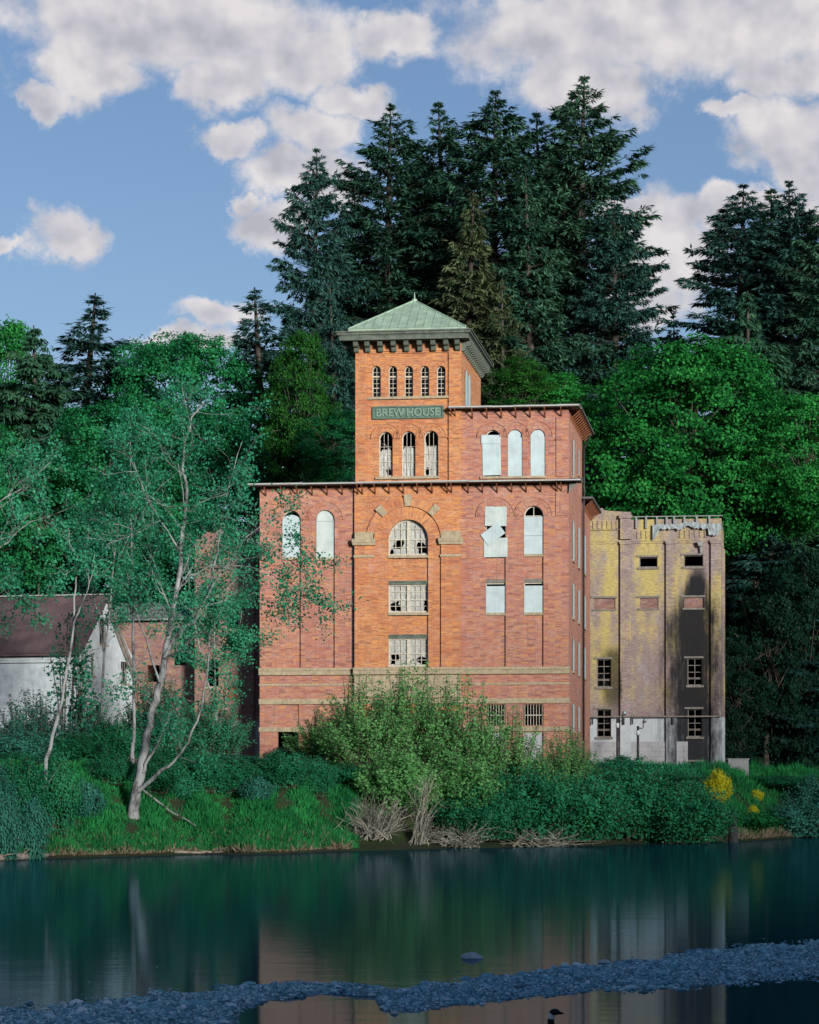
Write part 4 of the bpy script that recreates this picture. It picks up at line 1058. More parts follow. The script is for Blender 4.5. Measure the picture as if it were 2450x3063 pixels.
def roof_panels(n, p_of, along, up, nrm):       # copper sheets between standing seams on one slope
    rr = random.Random(n)
    for i in range(n):
        s0_, s1_ = i / n, (i + 1) / n
        def top(s): return p_of(s)
        segs = [0, rr.uniform(.35, .6), 1.0]
        for k in range(2):
            pts = []
            for s, tt in ((s0_, segs[k]), (s1_, segs[k]), (s1_, segs[k + 1]), (s0_, segs[k + 1])):
                base = Vector(along[0]).lerp(Vector(along[1]), s); lim = p_of(s)
                pts.append(base + Vector(up) * min(tt, lim))
            if (pts[3] - pts[0]).length + (pts[2] - pts[1]).length < .15: continue
            o = Vector(nrm) * (.012 + rr.uniform(0, .012)); pts = [q + o for q in pts]
            dv = Vector(along[1]) - Vector(along[0]); dv.normalize()
            pts[0] += dv * .02; pts[3] += dv * .02; pts[1] -= dv * .02; pts[2] -= dv * .02
            mb = MB()
            if (pts[3] - pts[0]).length < .03: mb.face([pts[0], pts[1], pts[2]])
            elif (pts[2] - pts[1]).length < .03: mb.face([pts[0], pts[1], pts[3]])
            else: mb.face(pts)
            mb.build('roof_panel', M['copper'], ro)
        if 0 < i:
            lim = p_of(s0_); a = Vector(along[0]).lerp(Vector(along[1]), s0_) + Vector(nrm) * .02; mb = MB(); mb.beam(a, a + Vector(up) * lim, .045, .06, nrm); mb.build('seam', M['copper'], ro)
tent = lambda s: 1 - abs(2 * s - 1)
upF = Vector(A_) - Vector((rxm, ry0, zr0 + .14)); nF = Vector((0, -upF.z, upF.y)).normalized()
roof_panels(14, tent, (c00, c10), upF, nF)
Ls = ry1 - ry0; upR = Vector((rxm - rx1, 0, rise)); nR = Vector((rise, 0, rx1 - rxm)).normalized()
roof_panels(20, lambda s: min(1, s * Ls / hw, (1 - s) * Ls / hw), (c10, c11), upR, nR)
for a in (c00, c10, c11, c01):
    mb = MB(); e = A_ if a in (c00, c10) else C_; mb.tube([Vector(a) + Vector((0, 0, .03)), Vector(e) + Vector((0, 0, .03))], .055, 6); mb.build('hip_cap', M['copper'], ro)
mb = MB(); mb.tube([(A_[0], A_[1], A_[2] - .1), (A_[0], A_[1], A_[2] + .1), (A_[0], A_[1], A_[2] + .16), (A_[0], A_[1], A_[2] + .55)], [.2, .16, .05, .015], 8); mb.build('finial', M['copper'], ro)
mb = MB(); mb.beam((A_[0], A_[1], zap + .03), (C_[0], C_[1], zap + .03), .14, .08); mb.build('ridge_cap', M['copper'], ro)

# ------------------------------------------------------------------ stained yellow building on the right
AD = 188.0
A = Frame((2158 - CX) / F * AD, AD, B.th)
anx = A.root('stained_brick_building')
tag(anx, 'flat-topped brick building with flaking yellow paint and a black soot run', 'building')
def ax(x): return A.x(R4(x, 0)[0])
def azz(y, x=600): return A.z(R4(x, 0)[0], R4(0, y)[1])
ANX_WHITE_Z = azz(1560); ANX_SOOT_X = ax(915); ANX_SOOT_TOP = azz(520); ANX_P1 = ax(365); ANX_S2 = azz(1085)
M['annex'] = make_annex_brick()
aL, aR = ax(150), 0.0; DA = 11.0; aBase = ZG - .7; aTop = azz(172)
ops = [(498, 625, 437, 507), (810, 945, 427, 507), (200, 300, 1150, 1345), (835, 938, 1148, 1337), (200, 300, 1503, 1697), (837, 938, 1503, 1697), (845, 935, 1872, 1990)]
rects = [(ax(a), ax(b), max(azz(d), ZG - .3), azz(c)) for a, b, c, d in ops]
blind = [(182, 330, 722, 798), (502, 632, 722, 796), (812, 948, 722, 796)]
brects = [(ax(a), ax(b), azz(d), azz(c)) for a, b, c, d in blind]
mb = MB()
wall(mb, [(aL, aBase), (aR, aBase), (aR, aTop), (ax(440), aTop), (ax(440), azz(118)), (ax(330), azz(112)), (ax(250), azz(103)), (ax(240), azz(88)), (ax(200), azz(92)), (aL, azz(110))],
     [arch_poly(*r, 0) for r in rects + brects], front(0), .34)
mb.box(-.34, -.002, .01, DA, aBase, aTop - .01); mb.box(aL, aR - .01, DA - .3, DA, aBase, aTop); mb.box(aL, aL + .3, .35, DA, aBase, aTop)
mb.build('wall', M['annex'], anx)
mb = MB(); mb.box(aL + .3, -.35, .4, DA - .3, aTop - 1.1, aTop - .9)
for z in (azz(1440), azz(600), ZG - .1): mb.box(aL + .3, -.35, .4, DA - .3, z - .2, z)
mb.box(aL + .3, -.35, 4.0, 4.2, aBase, aTop - 1.2); mb.build('floor_slab', M['inside'], anx)
for x0, x1 in ((365, 441), (686, 760), (1000, 1074)):
    mb = MB(); z0, z1 = aBase, azz(348); a, b = ax(x0), min(ax(x1), -.004)
    mb.box(a, b, -.20, .05, z0, z1); mb.prism([(a, z1), (b, z1), (b + .10, azz(326)), (a - .10, azz(326))], -.26, .05)
    if x0 == 365: mb.box(a, b, -.24, .05, azz(310), azz(150)); mb.box(a - .08, b + .08, -.32, .3, azz(165), azz(140))
    mb.build('pilaster', M['annex'], anx)
mb = MB(); mb.box(aL, aR + .06, -.10, .02, azz(325), azz(316)); mb.box(aL, aR + .03, -.06, .02, azz(340), azz(326)); mb.box(aL, ax(362), -.12, .02, azz(243), azz(236)); mb.build('string_course', M['annex'], anx)
for x in (172, 205, 238, 271, 304, 337, 480, 512, 545, 577, 610, 780, 815, 850, 885, 920, 955):   # dentil strips in the parapet
    y0, y1 = (180, 234) if x < 350 else (250, 305)
    mb = MB(); mb.box(ax(x), ax(x + 9), -.07, .02, azz(y1), azz(y0)); mb.build('parapet_strip', M['annex'], anx)
for r in brects:
    mb = MB(); mb.box(r[0] + .002, r[1] - .002, .09, .35, r[2], r[3] - .002); o = mb.build('bricked_up_window', M['brick_wing'], anx)
    mb = MB(); mb.box(r[0] - .25, r[1] + .12, -.06, .1, r[3] + .002, r[3] + .14); mb.build('lintel', M['dark_frame'], o); mb = MB(); mb.box(r[0] - .12, r[1] + .08, -.09, .1, r[2] - .12, r[2] - .002); mb.build('sill', M['timber'], o)
for k, r in enumerate(rects):
    mb = MB(); frame_band(mb, arch_poly(r[0] + .003, r[1] - .003, r[2] + .003, r[3] - .003, 0), .06, .16, .26)
    wo = mb.build('doorway' if k == 6 else 'window', M['dark_frame'], anx)
    mb = MB(); mb.box(r[0] - .22, r[1] + .10, -.05, .15, r[3] + .002, r[3] + .13); mb.build('lintel', M['dark_frame'], wo)
    if k == 6: continue
    mb = MB(); mb.box(r[0] - .10, r[1] + .12, -.10, .3, r[2] - .15, r[2]); mb.build('sill', M['timber'], wo)
    if k >= 2:
        rows = [r[2] + (r[3] - r[2]) * q for q in (.24, .28, .49, .74)]
        mb = glazing(r[0] + .06, r[1] - .06, r[2] + .04, r[3] - .05, .001, .19, 2, rows, .045); mb.build('glazing_bars', M['timber'], wo)
        panes(wo, r[0] + .06, r[1] - .06, r[2] + .05, r[3] - .06, .001, .215, 2, rows[1:], .45 if k in (3, 5) else .8, k)
# rail with hooks along the white dado, rendered foot laid in blocks
zrail = azz(1556)
mb = MB(); mb.tube([(aL + .1, -.32, zrail), (-.02, -.32, zrail)], .055, 6); rl = mb.build('pipe_rail', M['timber'], anx)
for x in (170, 390, 450, 735): mb = MB(); mb.beam((ax(x), -.3, zrail + .03), (ax(x), -.3, zrail - .55), .12, .10); mb.beam((ax(x), .02, zrail - .05), (ax(x), -.32, zrail - .05), .08, .08); mb.build('bracket', M['pipe'], rl)
zfoot = azz(1730)
mb = MB(); mb.box(aL + .01, ax(838), -.03, .02, aBase, zfoot - .01); ft = mb.build('rendered_foot', M['render'], anx)
rr = random.Random(8); zrow = np.linspace(aBase, zfoot, 9)
for j in range(8):
    x = aL + .02 - (j % 2) * .55
    while x < ax(836):
        x2 = min(x + 1.1 + rr.uniform(-.02, .02), ax(838))
        if x2 - max(x, aL) > .1:
            mb = MB(); mb.box(max(x, aL) + .006, x2 - .006, -.05 - rr.uniform(0, .012), -.02, zrow[j] + .006, zrow[j + 1] - .006); mb.build('block', M['render'], ft)
        x += 1.1
# roofless top: stub posts carrying a thin rail, torn tarpaulin, rainwater head
zpt, zpb = azz(157), azz(236)
for x in (478, 546, 622, 690, 743, 815, 901, 990): mb = MB(); mb.beam((ax(x), -.12, zpb), (ax(x), -.12, zpt), .13, .12); mb.build('parapet_post', M['concrete'], anx)
mb = MB(); mb.beam((ax(455), -.14, zpt + .03), (ax(1082), -.14, zpt + .03), .10, .06); mb.build('top_rail', M['concrete'], anx)
mb = MB(); n_ = 70; xs = np.linspace(ax(592), ax(1078), n_)
def hang(i):
    s = i / (n_ - 1); base = .36 + .20 * noise.noise((s * 9, 0, 3)) + .13 * noise.noise((s * 31, 1, 3))
    if s < .09: base += .75 * (1 - s / .09) ** .6
    if .80 < s < .97: base += .45
    if .38 < s < .78: base += .12 * abs(noise.noise((s * 70, 2, 2)))
    return max(base, .12)
topz = lambda s: azz(210) + .16 * math.exp(-((s - .55) / .13) ** 2) + .05 * noise.noise((s * 14, 5, 1))
for i in range(n_ - 1):
    for j in range(6):
        def tp(i_, j_):
            s = i_ / (n_ - 1); q = j_ / 6; return (xs[i_], -.24 - .10 * noise.noise((s * 22, q * 2, 1)) - .05 * q, topz(s) - hang(i_) * q)
        mb.face([tp(i, j), tp(i + 1, j), tp(i + 1, j + 1), tp(i, j + 1)])
mb.build('tarpaulin', M['tarp'], anx, True)
mb = MB(); zt = azz(335); mb.prism([(ax(903), zt), (ax(950), zt), (ax(940), zt - .32), (ax(915), zt - .32)], -.42, -.02); mb.tube([(ax(928), -.2, zt - .3), (ax(930), -.16, zt - .75)], .09, 8); mb.build('rainwater_head', M['concrete'], anx)
mb = MB(); mb.box(.01, .14, .6, .8, aBase, azz(340)); mb.box(.01, .2, 3.0, 3.9, aBase, azz(360)); mb.build('side_pier', M['annex'], anx)

# lamp posts in front of it
def lamp_post(u, vtop, D, label, flip):
    p = ray(u, vtop, D); z0 = gz(p.x, p.y); r = empty('lamp_post', (p.x, p.y, z0)); h = p.z - z0
    mb = MB(); mb.tube([(0, 0, -.2), (0, 0, h)], .085, 8); mb.build('pole', M['pipe'], r, True)
    mb = MB(); mb.tube([(0, 0, h - .62), (0, 0, h - .30)], .115, 8); mb.build('sleeve', M['white_wash'], r, True)
    mb = MB(); mb.tube([(0, 0, h - .12), (.28, 0, h - .16), (.36, 0, h - .08), (.38, 0, h + .25)], .035, 6); mb.build('arm', M['pipe'], r, True)
    mb = MB(); mb.prism([(.28, h + .22), (.52, h + .22), (.68, h + .55), (.40, h + .52)], -.16, .16); lm = mb.build('lamp_head', M['pipe'], r)
    mb = MB(); mb.prism([(.42, h + .36), (.57, h + .36), (.63, h + .50), (.44, h + .49)], -.17, -.161); mb.build('lens', M['board'], lm)
    tag(r, label, 'lamp post', 'floodlight posts before the yellow building')
lamp_post(1847, 2150, 184, 'dark lamp post with upturned floodlight nearer the brewery corner', 0)
lamp_post(1908.5, 2172, 184, 'shorter dark lamp post with tilted floodlight against the white dado', 1)
# low concrete block on the right
mb = MB(); p = ray(2212, 2372, 180); z0 = gz(p.x, p.y); mb.box(p.x - .75, p.x + .62, p.y, p.y + 1.2, z0 - .3, z0 + .85); mb.box(p.x - .8, p.x + .67, p.y - .04, p.y + 1.24, z0 + .852, z0 + .93)
tag(mb.build('concrete_block', M['concrete']), 'low pale concrete block beside the yellow flowering bush', 'block')

# ------------------------------------------------------------------ recessed brick wing left of the brewery
W = Frame(B.k[0] + B.s * 3.2, B.k[1] + B.c * 3.2, B.th)
wing = W.root('ruined_brick_wing')
tag(wing, 'ruined red brick wing with empty windows joining the brewery on its left', 'building')
def wx5(x): return W.x(R5(x, 0)[0])
def wz5(y): return W.z(680, R5(0, y)[1])
wl, wr_ = wx5(1258), xL - .02
wt = W.z(680, 1590)
wo_ = [(1325, 1412, 290, 500), (1455, 1538, 290, 500), (1330, 1410, 690, 872), (1195, 1255, 690, 860)]
wrects = [(wx5(a), wx5(b), wz5(d), wz5(c)) for a, b, c, d in wo_[:3]]
mb = MB()
wall(mb, [(wl, ZG - .6), (wr_, ZG - .6), (wr_, W.z(740, 1562)), (W.x(741), W.z(740, 1562)), (W.x(740), W.z(740, 1588)), (W.x(700), wt), (W.x(655), wt + .15), (W.x(640), wt - .1), (W.x(612), wt + .05), (W.x(600), wt - .4), (wl, wt - .5)],
     [arch_poly(*wrects[0], .35), arch_poly(*wrects[1], .35), arch_poly(*wrects[2], .25)], front(0), .35)
mb.box(wl, wl + .3, .01, 9, ZG - .6, wt - .5); mb.box(wl + .01, wr_, 8.7, 9, ZG - .6, wt)
mb.build('wall', M['brick_wing'], wing)
mb = MB()
for a, b in ((1258, 1300), (1548, 1640)): mb.box(wx5(a), wx5(b), -.12, .03, ZG - .6, wt - 1.6)
mb.build('pilaster', M['brick_wing'], wing)
mb = MB(); mb.box(wl + .3, wr_ - .1, .4, 8.7, wt - .9, wt - .7); mb.box(wl + .3, wr_ - .1, 3.0, 3.2, ZG, wt - 1); mb.build('floor_slab', M['inside'], wing)
for k, r in enumerate(wrects):
    mb = MB(); frame_band(mb, arch_poly(r[0] + .003, r[1] - .003, r[2] + .002, r[3] - .003, .3), .06, .16, .26); o = mb.build('window', M['dark_frame'], wing)
    if k == 0:
        mb = MB(); zz = r[2] + (r[3] - r[2]) * .30; mb.box(r[0] + .02, r[1] - .02, .05, .16, zz - .10, zz + .02); mb.build('transom', M['timber'], o)
        for j in range(4): mb = MB(); mb.box(r[0] + .05, r[1] - .05, .10, .13, zz + .18 + j * .17, zz + .22 + j * .17); mb.build('slat', M['timber'], o)
    mb = MB(); mb.box(r[0] - .06, r[1] + .06, -.08, .3, r[2] - .14, r[2]); mb.build('sill', M['sandstone'], o)
mb = MB(); mb.box(wx5(1375), wr_ - .02, -.05, .02, ZG - .6, wz5(1092)); pf = mb.build('plastered_foot', M['render'], wing)
mb = MB(); mb.box(wx5(1370), wr_ - .01, -.10, .02, wz5(1092) + .002, wz5(1085)); mb.build('ledge', M['concrete'], pf)
mb = MB(); mb.prism(arch_poly(wx5(1442), wx5(1530), wz5(950), wz5(868), .3), -.06, .02); mb.build('hatch', M['rust'], wing)

# low brick shed between wing and white house
S = Frame(W.k[0] + B.s * 1.5, W.k[1] + B.c * 1.5, B.th)
shed = S.root('brick_shed')
tag(shed, 'low pink brick shed with broken grey shingle roof behind the alders', 'building')
sx0_, sx1_ = S.x(338), wl - .05; ze, zr = S.z(460, 1850), S.z(460, 1809) + .3
mb = MB(); dh = arch_poly(S.x(520), S.x(556), S.z(540, 1990), S.z(540, 1925), 0); dh2 = arch_poly(S.x(440), S.x(478), S.z(460, 2040), S.z(460, 1990), 0)
wall(mb, [(sx0_, ZG - .6), (sx1_, ZG - .6), (sx1_, ze), (sx0_, ze)], [dh, dh2], front(0), .3)
mb.box(sx0_, sx0_ + .3, .01, 6, ZG - .6, ze); mb.box(sx0_, sx1_, 5.7, 6, ZG - .6, ze); mb.build('wall', M['brick_wing'], shed)
mb = MB(); mb.prism_x([(-.5, ze - .05), (3.0, zr), (6.4, ze - .05), (6.4, ze - .15), (3.0, zr - .12), (-.5, ze - .15)], sx0_ - .3, sx1_); sro = mb.build('roof', M['shingle'], shed)
rr = random.Random(4); nx2 = 16; sdir = Vector((0, 3.5, zr - ze + .05))
for i in range(nx2):
    for j in range(4):
        if rr.random() < .16: continue
        x0 = sx0_ - .3 + (sx1_ - sx0_ + .3) * i / nx2; x1 = sx0_ - .3 + (sx1_ - sx0_ + .3) * (i + 1) / nx2
        a = Vector((0, -.5, ze - .05)) + sdir * (j / 4); b = Vector((0, -.5, ze - .05)) + sdir * ((j + 1) / 4 + .02); o = .03 + rr.uniform(0, .05)
        mb = MB(); mb.face([(x0 + .015, a.y, a.z + o), (x1 - .015, a.y, a.z + o + rr.uniform(-.02, .03)), (x1 - .015, b.y, b.z + o * .4), (x0 + .015, b.y, b.z + o * .4)]); mb.build('shingle_sheet', M['shingle'], sro)

# ------------------------------------------------------------------ white house at the left edge
HD = 165.0
Wh = Frame((243 - CX) / F * HD, HD, math.radians(14))
hs_ = Wh.root('whitewashed_house')
tag(hs_, 'long whitewashed house with rusty sheet roof and open gable at left edge', 'building')
DH = 9.2; zE = Wh.z(120, 1941); zR_ = CAMH + (HV - 1781) / F * (HD + DH / 2 * Wh.c); xH0 = -17.0
mb = MB()
fw = []
wall(mb, [(xH0, ZG - .6), (0, ZG - .6), (0, zE), (xH0, zE)], [arch_poly(*q, 0) for q in fw], front(0), .25)
gops = []
for x0, x1, y0, y1 in ((643, 695, 445, 597), (585, 612, 660, 800), (780, 832, 712, 850)):
    t0, t1 = Wh.depth(R5(x0, 0)[0], 0), Wh.depth(R5(x1, 0)[0], 0); tm = (t0 + t1) / 2
    gops.append((max(t0, .4), min(t1, DH - .4), Wh.side_z(tm, 0, R5(0, y1)[1]), Wh.side_z(tm, 0, R5(0, y0)[1])))
rr = random.Random(3); gab = [(0.003, ZG - .6), (DH, ZG - .6), (DH, zE)]
for k in range(1, 9): gab.append((DH - DH / 2 * k / 9, zE + (zR_ - zE) * k / 9 - rr.uniform(.05, .30)))
gab.append((DH / 2, zR_ - .08))
for k in range(8, 0, -1): gab.append((DH / 2 * k / 9, zE + (zR_ - zE) * k / 9 - rr.uniform(.05, .30)))
gab.append((.003, zE))
wall(mb, gab, [arch_poly(*q, 0) for q in gops], side(0), .25)
mb.box(xH0, xH0 + .25, .01, DH, ZG - .6, zE); mb.box(xH0, -.02, DH - .25, DH, ZG - .6, zE)
mb.build('wall', M['white_wash'], hs_)
mb = MB(); mb.box(xH0 + .3, -.3, .3, DH - .3, zE - .2, zE); mb.box(xH0 + .3, -.3, 3.0, 3.2, ZG, zE - .2); mb.build('ceiling', M['inside'], hs_)
mb = MB(); mb.box(xH0, .04, -.16, .02, zE - .85, zE - .70); mb.box(xH0, .02, -.08, .02, zE - .68, zE - .3); mb.build('cornice_band', M['white_wash'], hs_)
for k, q in enumerate(gops):
    mb = MB(); mb.box(-.2, .05, q[0] - .05, q[1] + .05, q[2] - .12, q[2]); o = mb.build('window', M['sandstone'], hs_)
    for j in range(4): t = q[0] + (q[1] - q[0]) * (j + .5) / 4; mb = MB(); mb.box(-.12, -.08, t - .025, t + .025, q[2], q[3]); mb.build('bar', M['dark_frame'], o)
for q in fw:
    mb = MB(); mb.box(q[0] - .06, q[1] + .06, -.08, .2, q[2] - .12, q[2]); o = mb.build('window', M['sandstone'], hs_)
    for j in range(1, 3): x = q[0] + (q[1] - q[0]) * j / 3; mb = MB(); mb.box(x - .025, x + .025, .10, .14, q[2], q[3]); mb.build('glazing_bar', M['dark_frame'], o)
slope = Vector((0, DH / 2 + .45, (zR_ - zE) * (DH / 2 + .45) / (DH / 2)))
e0 = Vector((0, -.45, zE - (zR_ - zE) * .45 / (DH / 2)))
mb = MB(); mb.prism_x([(-.45, e0.z), (DH / 2, zR_), (DH + .45, e0.z), (DH + .45, e0.z - .1), (DH / 2, zR_ - .12), (-.45, e0.z - .1)], xH0 - .3, -.05)
hr = mb.build('roof', M['rust_roof'], hs_)
ns = 22
for i in range(ns):
    x0 = xH0 - .3 + (17.55) * i / ns; x1 = xH0 - .3 + 17.55 * (i + 1) / ns; cut = .5 + .1 * ((i * 7) % 3 - 1)
    for s0_, s1_ in ((0, cut + .02), (cut, 1.0)):
        a, b = e0 + slope * s0_, e0 + slope * s1_; o = .03 + rr.uniform(0, .025) + (.02 if s0_ > 0 else 0)
        mb = MB(); mb.face([(x0 + .01, a.y, a.z + o), (x1 - .01, a.y, a.z + o), (x1 - .01, b.y, b.z + o), (x0 + .01, b.y, b.z + o)]); mb.build('roof_sheet', M['rust_roof'], hr)
    if i: mb = MB(); mb.beam(Vector((x0, 0, .05)) + e0, Vector((x0, 0, .05)) + e0 + slope, .05, .05); mb.build('roof_rib', M['rust_roof'], hr)
mb = MB(); mb.beam((xH0 - .3, DH / 2, zR_ + .06), (.28, DH / 2, zR_ + .06), .5, .07); mb.build('ridge_cap', M['metal_edge'], hr)
for yo, x in ((.12, .05), (.45, .12), (.78, .05)):            # stripped rafters leaning on the far gable slope
    mb = MB(); mb.beam((x, DH / 2 - .1 + yo * .2, zR_ - .25 - yo), (x, DH + .3, zE - .9 - yo), .14, .2); mb.build('rafter', M['timber'], hs_)

# white railing near the brewery's left foot
rl_y = 165.5; rw = [ray(u, 2292, rl_y + (i * .35)) for i, u in enumerate((820, 850, 880, 910, 940))]
z0 = gz(rw[2].x, rw[2].y); ra_ = empty('railing', (rw[2].x, rw[2].y, z0))
for p in rw:
    mb = MB(); mb.tube([(p.x - rw[2].x, p.y - rw[2].y, gz(p.x, p.y) - z0 - .1), (p.x - rw[2].x, p.y - rw[2].y, 1.05)], .04, 6); mb.build('post', M['white_wash'], ra_)
mb = MB(); a, b = rw[0], rw[-1]; mb.tube([(a.x - rw[2].x, a.y - rw[2].y, 1.05), (b.x - rw[2].x, b.y - rw[2].y, 1.05)], .04, 6); mb.tube([(a.x - rw[2].x, a.y - rw[2].y, .6), (b.x - rw[2].x, b.y - rw[2].y, .6)], .03, 6); mb.build('rail', M['white_wash'], ra_)
tag(ra_, 'low white pipe railing before the left foot of the brewery', 'railing')

# ------------------------------------------------------------------ plant builders
def nrm(a): return a / np.maximum(np.linalg.norm(a, axis=-1, keepdims=True), 1e-9)
def cards(C, d, wv, l, wd):            # diamond leaf / spray faces
    n = len(C); l = np.broadcast_to(l, n)[:, None]; wd = np.broadcast_to(wd, n)[:, None]
    V = np.stack([C, C + d * l * .45 + wv * wd * .5, C + d * l, C + d * l * .45 - wv * wd * .5], 1).reshape(-1, 3)
    return V, np.arange(4 * n).reshape(n, 4)
def rot_z(v, a):
    c, s = np.cos(a), np.sin(a); return np.stack([v[..., 0] * c - v[..., 1] * s, v[..., 0] * s + v[..., 1] * c, v[..., 2]], -1)

def conifer(seed, H=36.0, R=5.2, t0=.12, nlev=80, dens=1.0, up=.10, droop=.42, tip=.25, sparse=.12, power=.8, card=.45, hang=.0, ragged=.35):
    r = np.random.RandomState(seed); wood = MB(); Cs = []; Ds = []; Ls = []; Ws = []
    lean = r.uniform(-.012, .012, 2)
    tp = lambda t: np.array([lean[0] * H * t * t + .10 * math.sin(t * 7 + seed), lean[1] * H * t * t + .10 * math.cos(t * 6 + seed), H * t])
    tr = MB(); ts = np.linspace(0, 1, 14); tr.tube([tp(t) for t in ts], [H * .0125 * (1 - t) ** .8 + .025 for t in ts], 8)
    side_gap = r.uniform(0, 6.28, 4)
    for i in range(nlev):
        t = t0 + (1 - t0) * ((i + r.rand()) / nlev) ** .95
        q = (t - t0) / (1 - t0); prof = min((1 - q) ** power, 2.1 * (1 - q) ** 1.05) * min(1.0, .55 + q * 4.0) + .008
        layer = 1 + ragged * 1.1 * noise.noise((i * .23, seed * 3.7, 0.5))
        for b in range(r.randint(5, 9)):
            if r.rand() < sparse: continue
            a = r.uniform(0, 2 * math.pi); L = R * prof * layer * r.uniform(.55, 1.12) * (1 + .55 * noise.noise((math.cos(a) * 1.4, math.sin(a) * 1.4, t * 9 + seed)))
            if r.rand() < .05: L *= 1.35
            if L < .10: L = .10
            h = np.array([math.cos(a), math.sin(a), 0.0]); base = tp(t)
            s = np.linspace(0, 1, 6); up_ = up + .75 * q ** 2 + r.uniform(-.06, .06)
            zc = L * (up_ * s - droop * s ** 2 + tip * s ** 3)
            P = base + h[None] * (L * s)[:, None] + np.stack([0 * s, 0 * s, zc], -1)
            if L > .8: wood.tube(P[[0, 2, 4, 5]], [.012 * L + .012, .008 * L + .008, .008, .004], 3, cap=False)
            nt = int(max(4, 8.2 * L * dens))
            st = np.sqrt(r.uniform(.05, 1.0, nt)); Pi = np.stack([np.interp(st, s, P[:, k]) for k in range(3)], -1)
            sg = np.where(r.rand(nt) < .5, -1, 1); ang = sg * r.uniform(.5, 1.15, nt) * np.where(st > .93, .35, 1)
            td = rot_z(np.broadcast_to(h, (nt, 3)), ang); td[:, 2] = r.uniform(-.35, .12, nt) - hang; td = nrm(td)
            tl = (.22 * L * (1.05 - st) + min(.25, .25 * L)) * r.uniform(.6, 1.2, nt); cs_ = min(1.0, .45 + L * .5)
            for k in range(7):
                f0 = r.uniform(0, .95, nt)
                c = Pi + td * (tl * f0)[:, None] + r.normal(0, .03, (nt, 3)); d = nrm(td + r.normal(0, .42, (nt, 3)) + np.array([0, 0, -.42 - hang]))
                Cs.append(c); Ds.append(d); Ls.append(card * cs_ * r.uniform(.6, 1.25, nt)); Ws.append(r.uniform(.07, .14, nt) * (card / .45) * cs_)
    C = np.concatenate(Cs); D = np.concatenate(Ds); Wv = nrm(np.cross(D, r.normal(0, .45, C.shape) + np.array([0, 0, 1.0])))
    V, Fq = cards(C, D, Wv, np.concatenate(Ls), np.concatenate(Ws))
    return tr, wood, np_mesh('crown', V, Fq)

def leaf_cloud(r, C, outv, size, flat=.5):       # leaves at C, tilted loosely towards outv
    n = len(C); nn = nrm(outv * .7 + np.array([0, 0, .55]) + r.normal(0, flat, (n, 3)))
    d = nrm(np.cross(nn, r.normal(0, 1, (n, 3)))); d[:, 2] -= .25; d = nrm(d); wv = nrm(np.cross(nn, d))
    l = size * r.uniform(.65, 1.3, n)
    return cards(C, d, wv, l, l * r.uniform(.65, .95, n))
def broadleaf(seed, lobes, nclump, per, leaf=.34, clump=1.0, trunk=None, z0=0.0, trunk_r=.35, inner=.25):
    r = np.random.RandomState(seed); L = np.array(lobes, float); area = L[:, 3] * L[:, 4] + L[:, 4] * L[:, 5]; pr = area / area.sum()
    cs = []; outs = []
    while len(cs) < nclump:
        k = r.choice(len(L), p=pr); d = nrm(r.normal(0, 1, 3)); d[2] = d[2] * .9 + .12; d = nrm(d)
        rad = r.uniform(.35, .8) if r.rand() < inner else r.uniform(.74, 1.10)
        p = L[k, :3] + d * L[k, 3:] * rad
        dd = [np.linalg.norm((p - L[j, :3]) / L[j, 3:]) for j in range(len(L)) if j != k]
        if dd and min(dd) < .72 and r.rand() < .85: continue
        cs.append(p); outs.append(d)
    cs = np.array(cs); outs = np.array(outs); m = per
    sz = r.lognormal(0, .30, nclump)
    off = r.normal(0, 1, (nclump, m, 3)) * (clump * np.array([.60, .60, .22])) * sz[:, None, None]
    off[..., 2] -= .16 * (off[..., 0] ** 2 + off[..., 1] ** 2) / clump
    C = (cs[:, None] + off).reshape(-1, 3); O = np.repeat(outs, m, 0)
    V, Fq = leaf_cloud(r, C, O, leaf)
    crown = np_mesh('crown', V, Fq)
    tr = MB(); cen = L[:, :3].mean(0); top = cen + np.array([0, 0, L[:, 5].max() * .3])
    pts = [Vector((0, 0, z0 - .5)), Vector((cen[0] * .2, cen[1] * .2, z0 + (top[2] - z0) * .35)), Vector((cen[0] * .7, cen[1] * .7, z0 + (top[2] - z0) * .7)), Vector(top)]
    tr.tube(pts, [trunk_r, trunk_r * .75, trunk_r * .45, .06], 8)
    wd = MB()
    for i in r.choice(nclump, min(nclump, 46), replace=False):
        s = r.uniform(.3, .95); a = pts[1].lerp(pts[3], s * .9); b = Vector(cs[i]); md = a.lerp(b, .5) + Vector((0, 0, -.4 + r.rand() * .5))
        wd.tube([a, md, b], [trunk_r * .28 * (1.1 - s), trunk_r * .14, .02], 4, cap=False)
    return tr, wd, crown

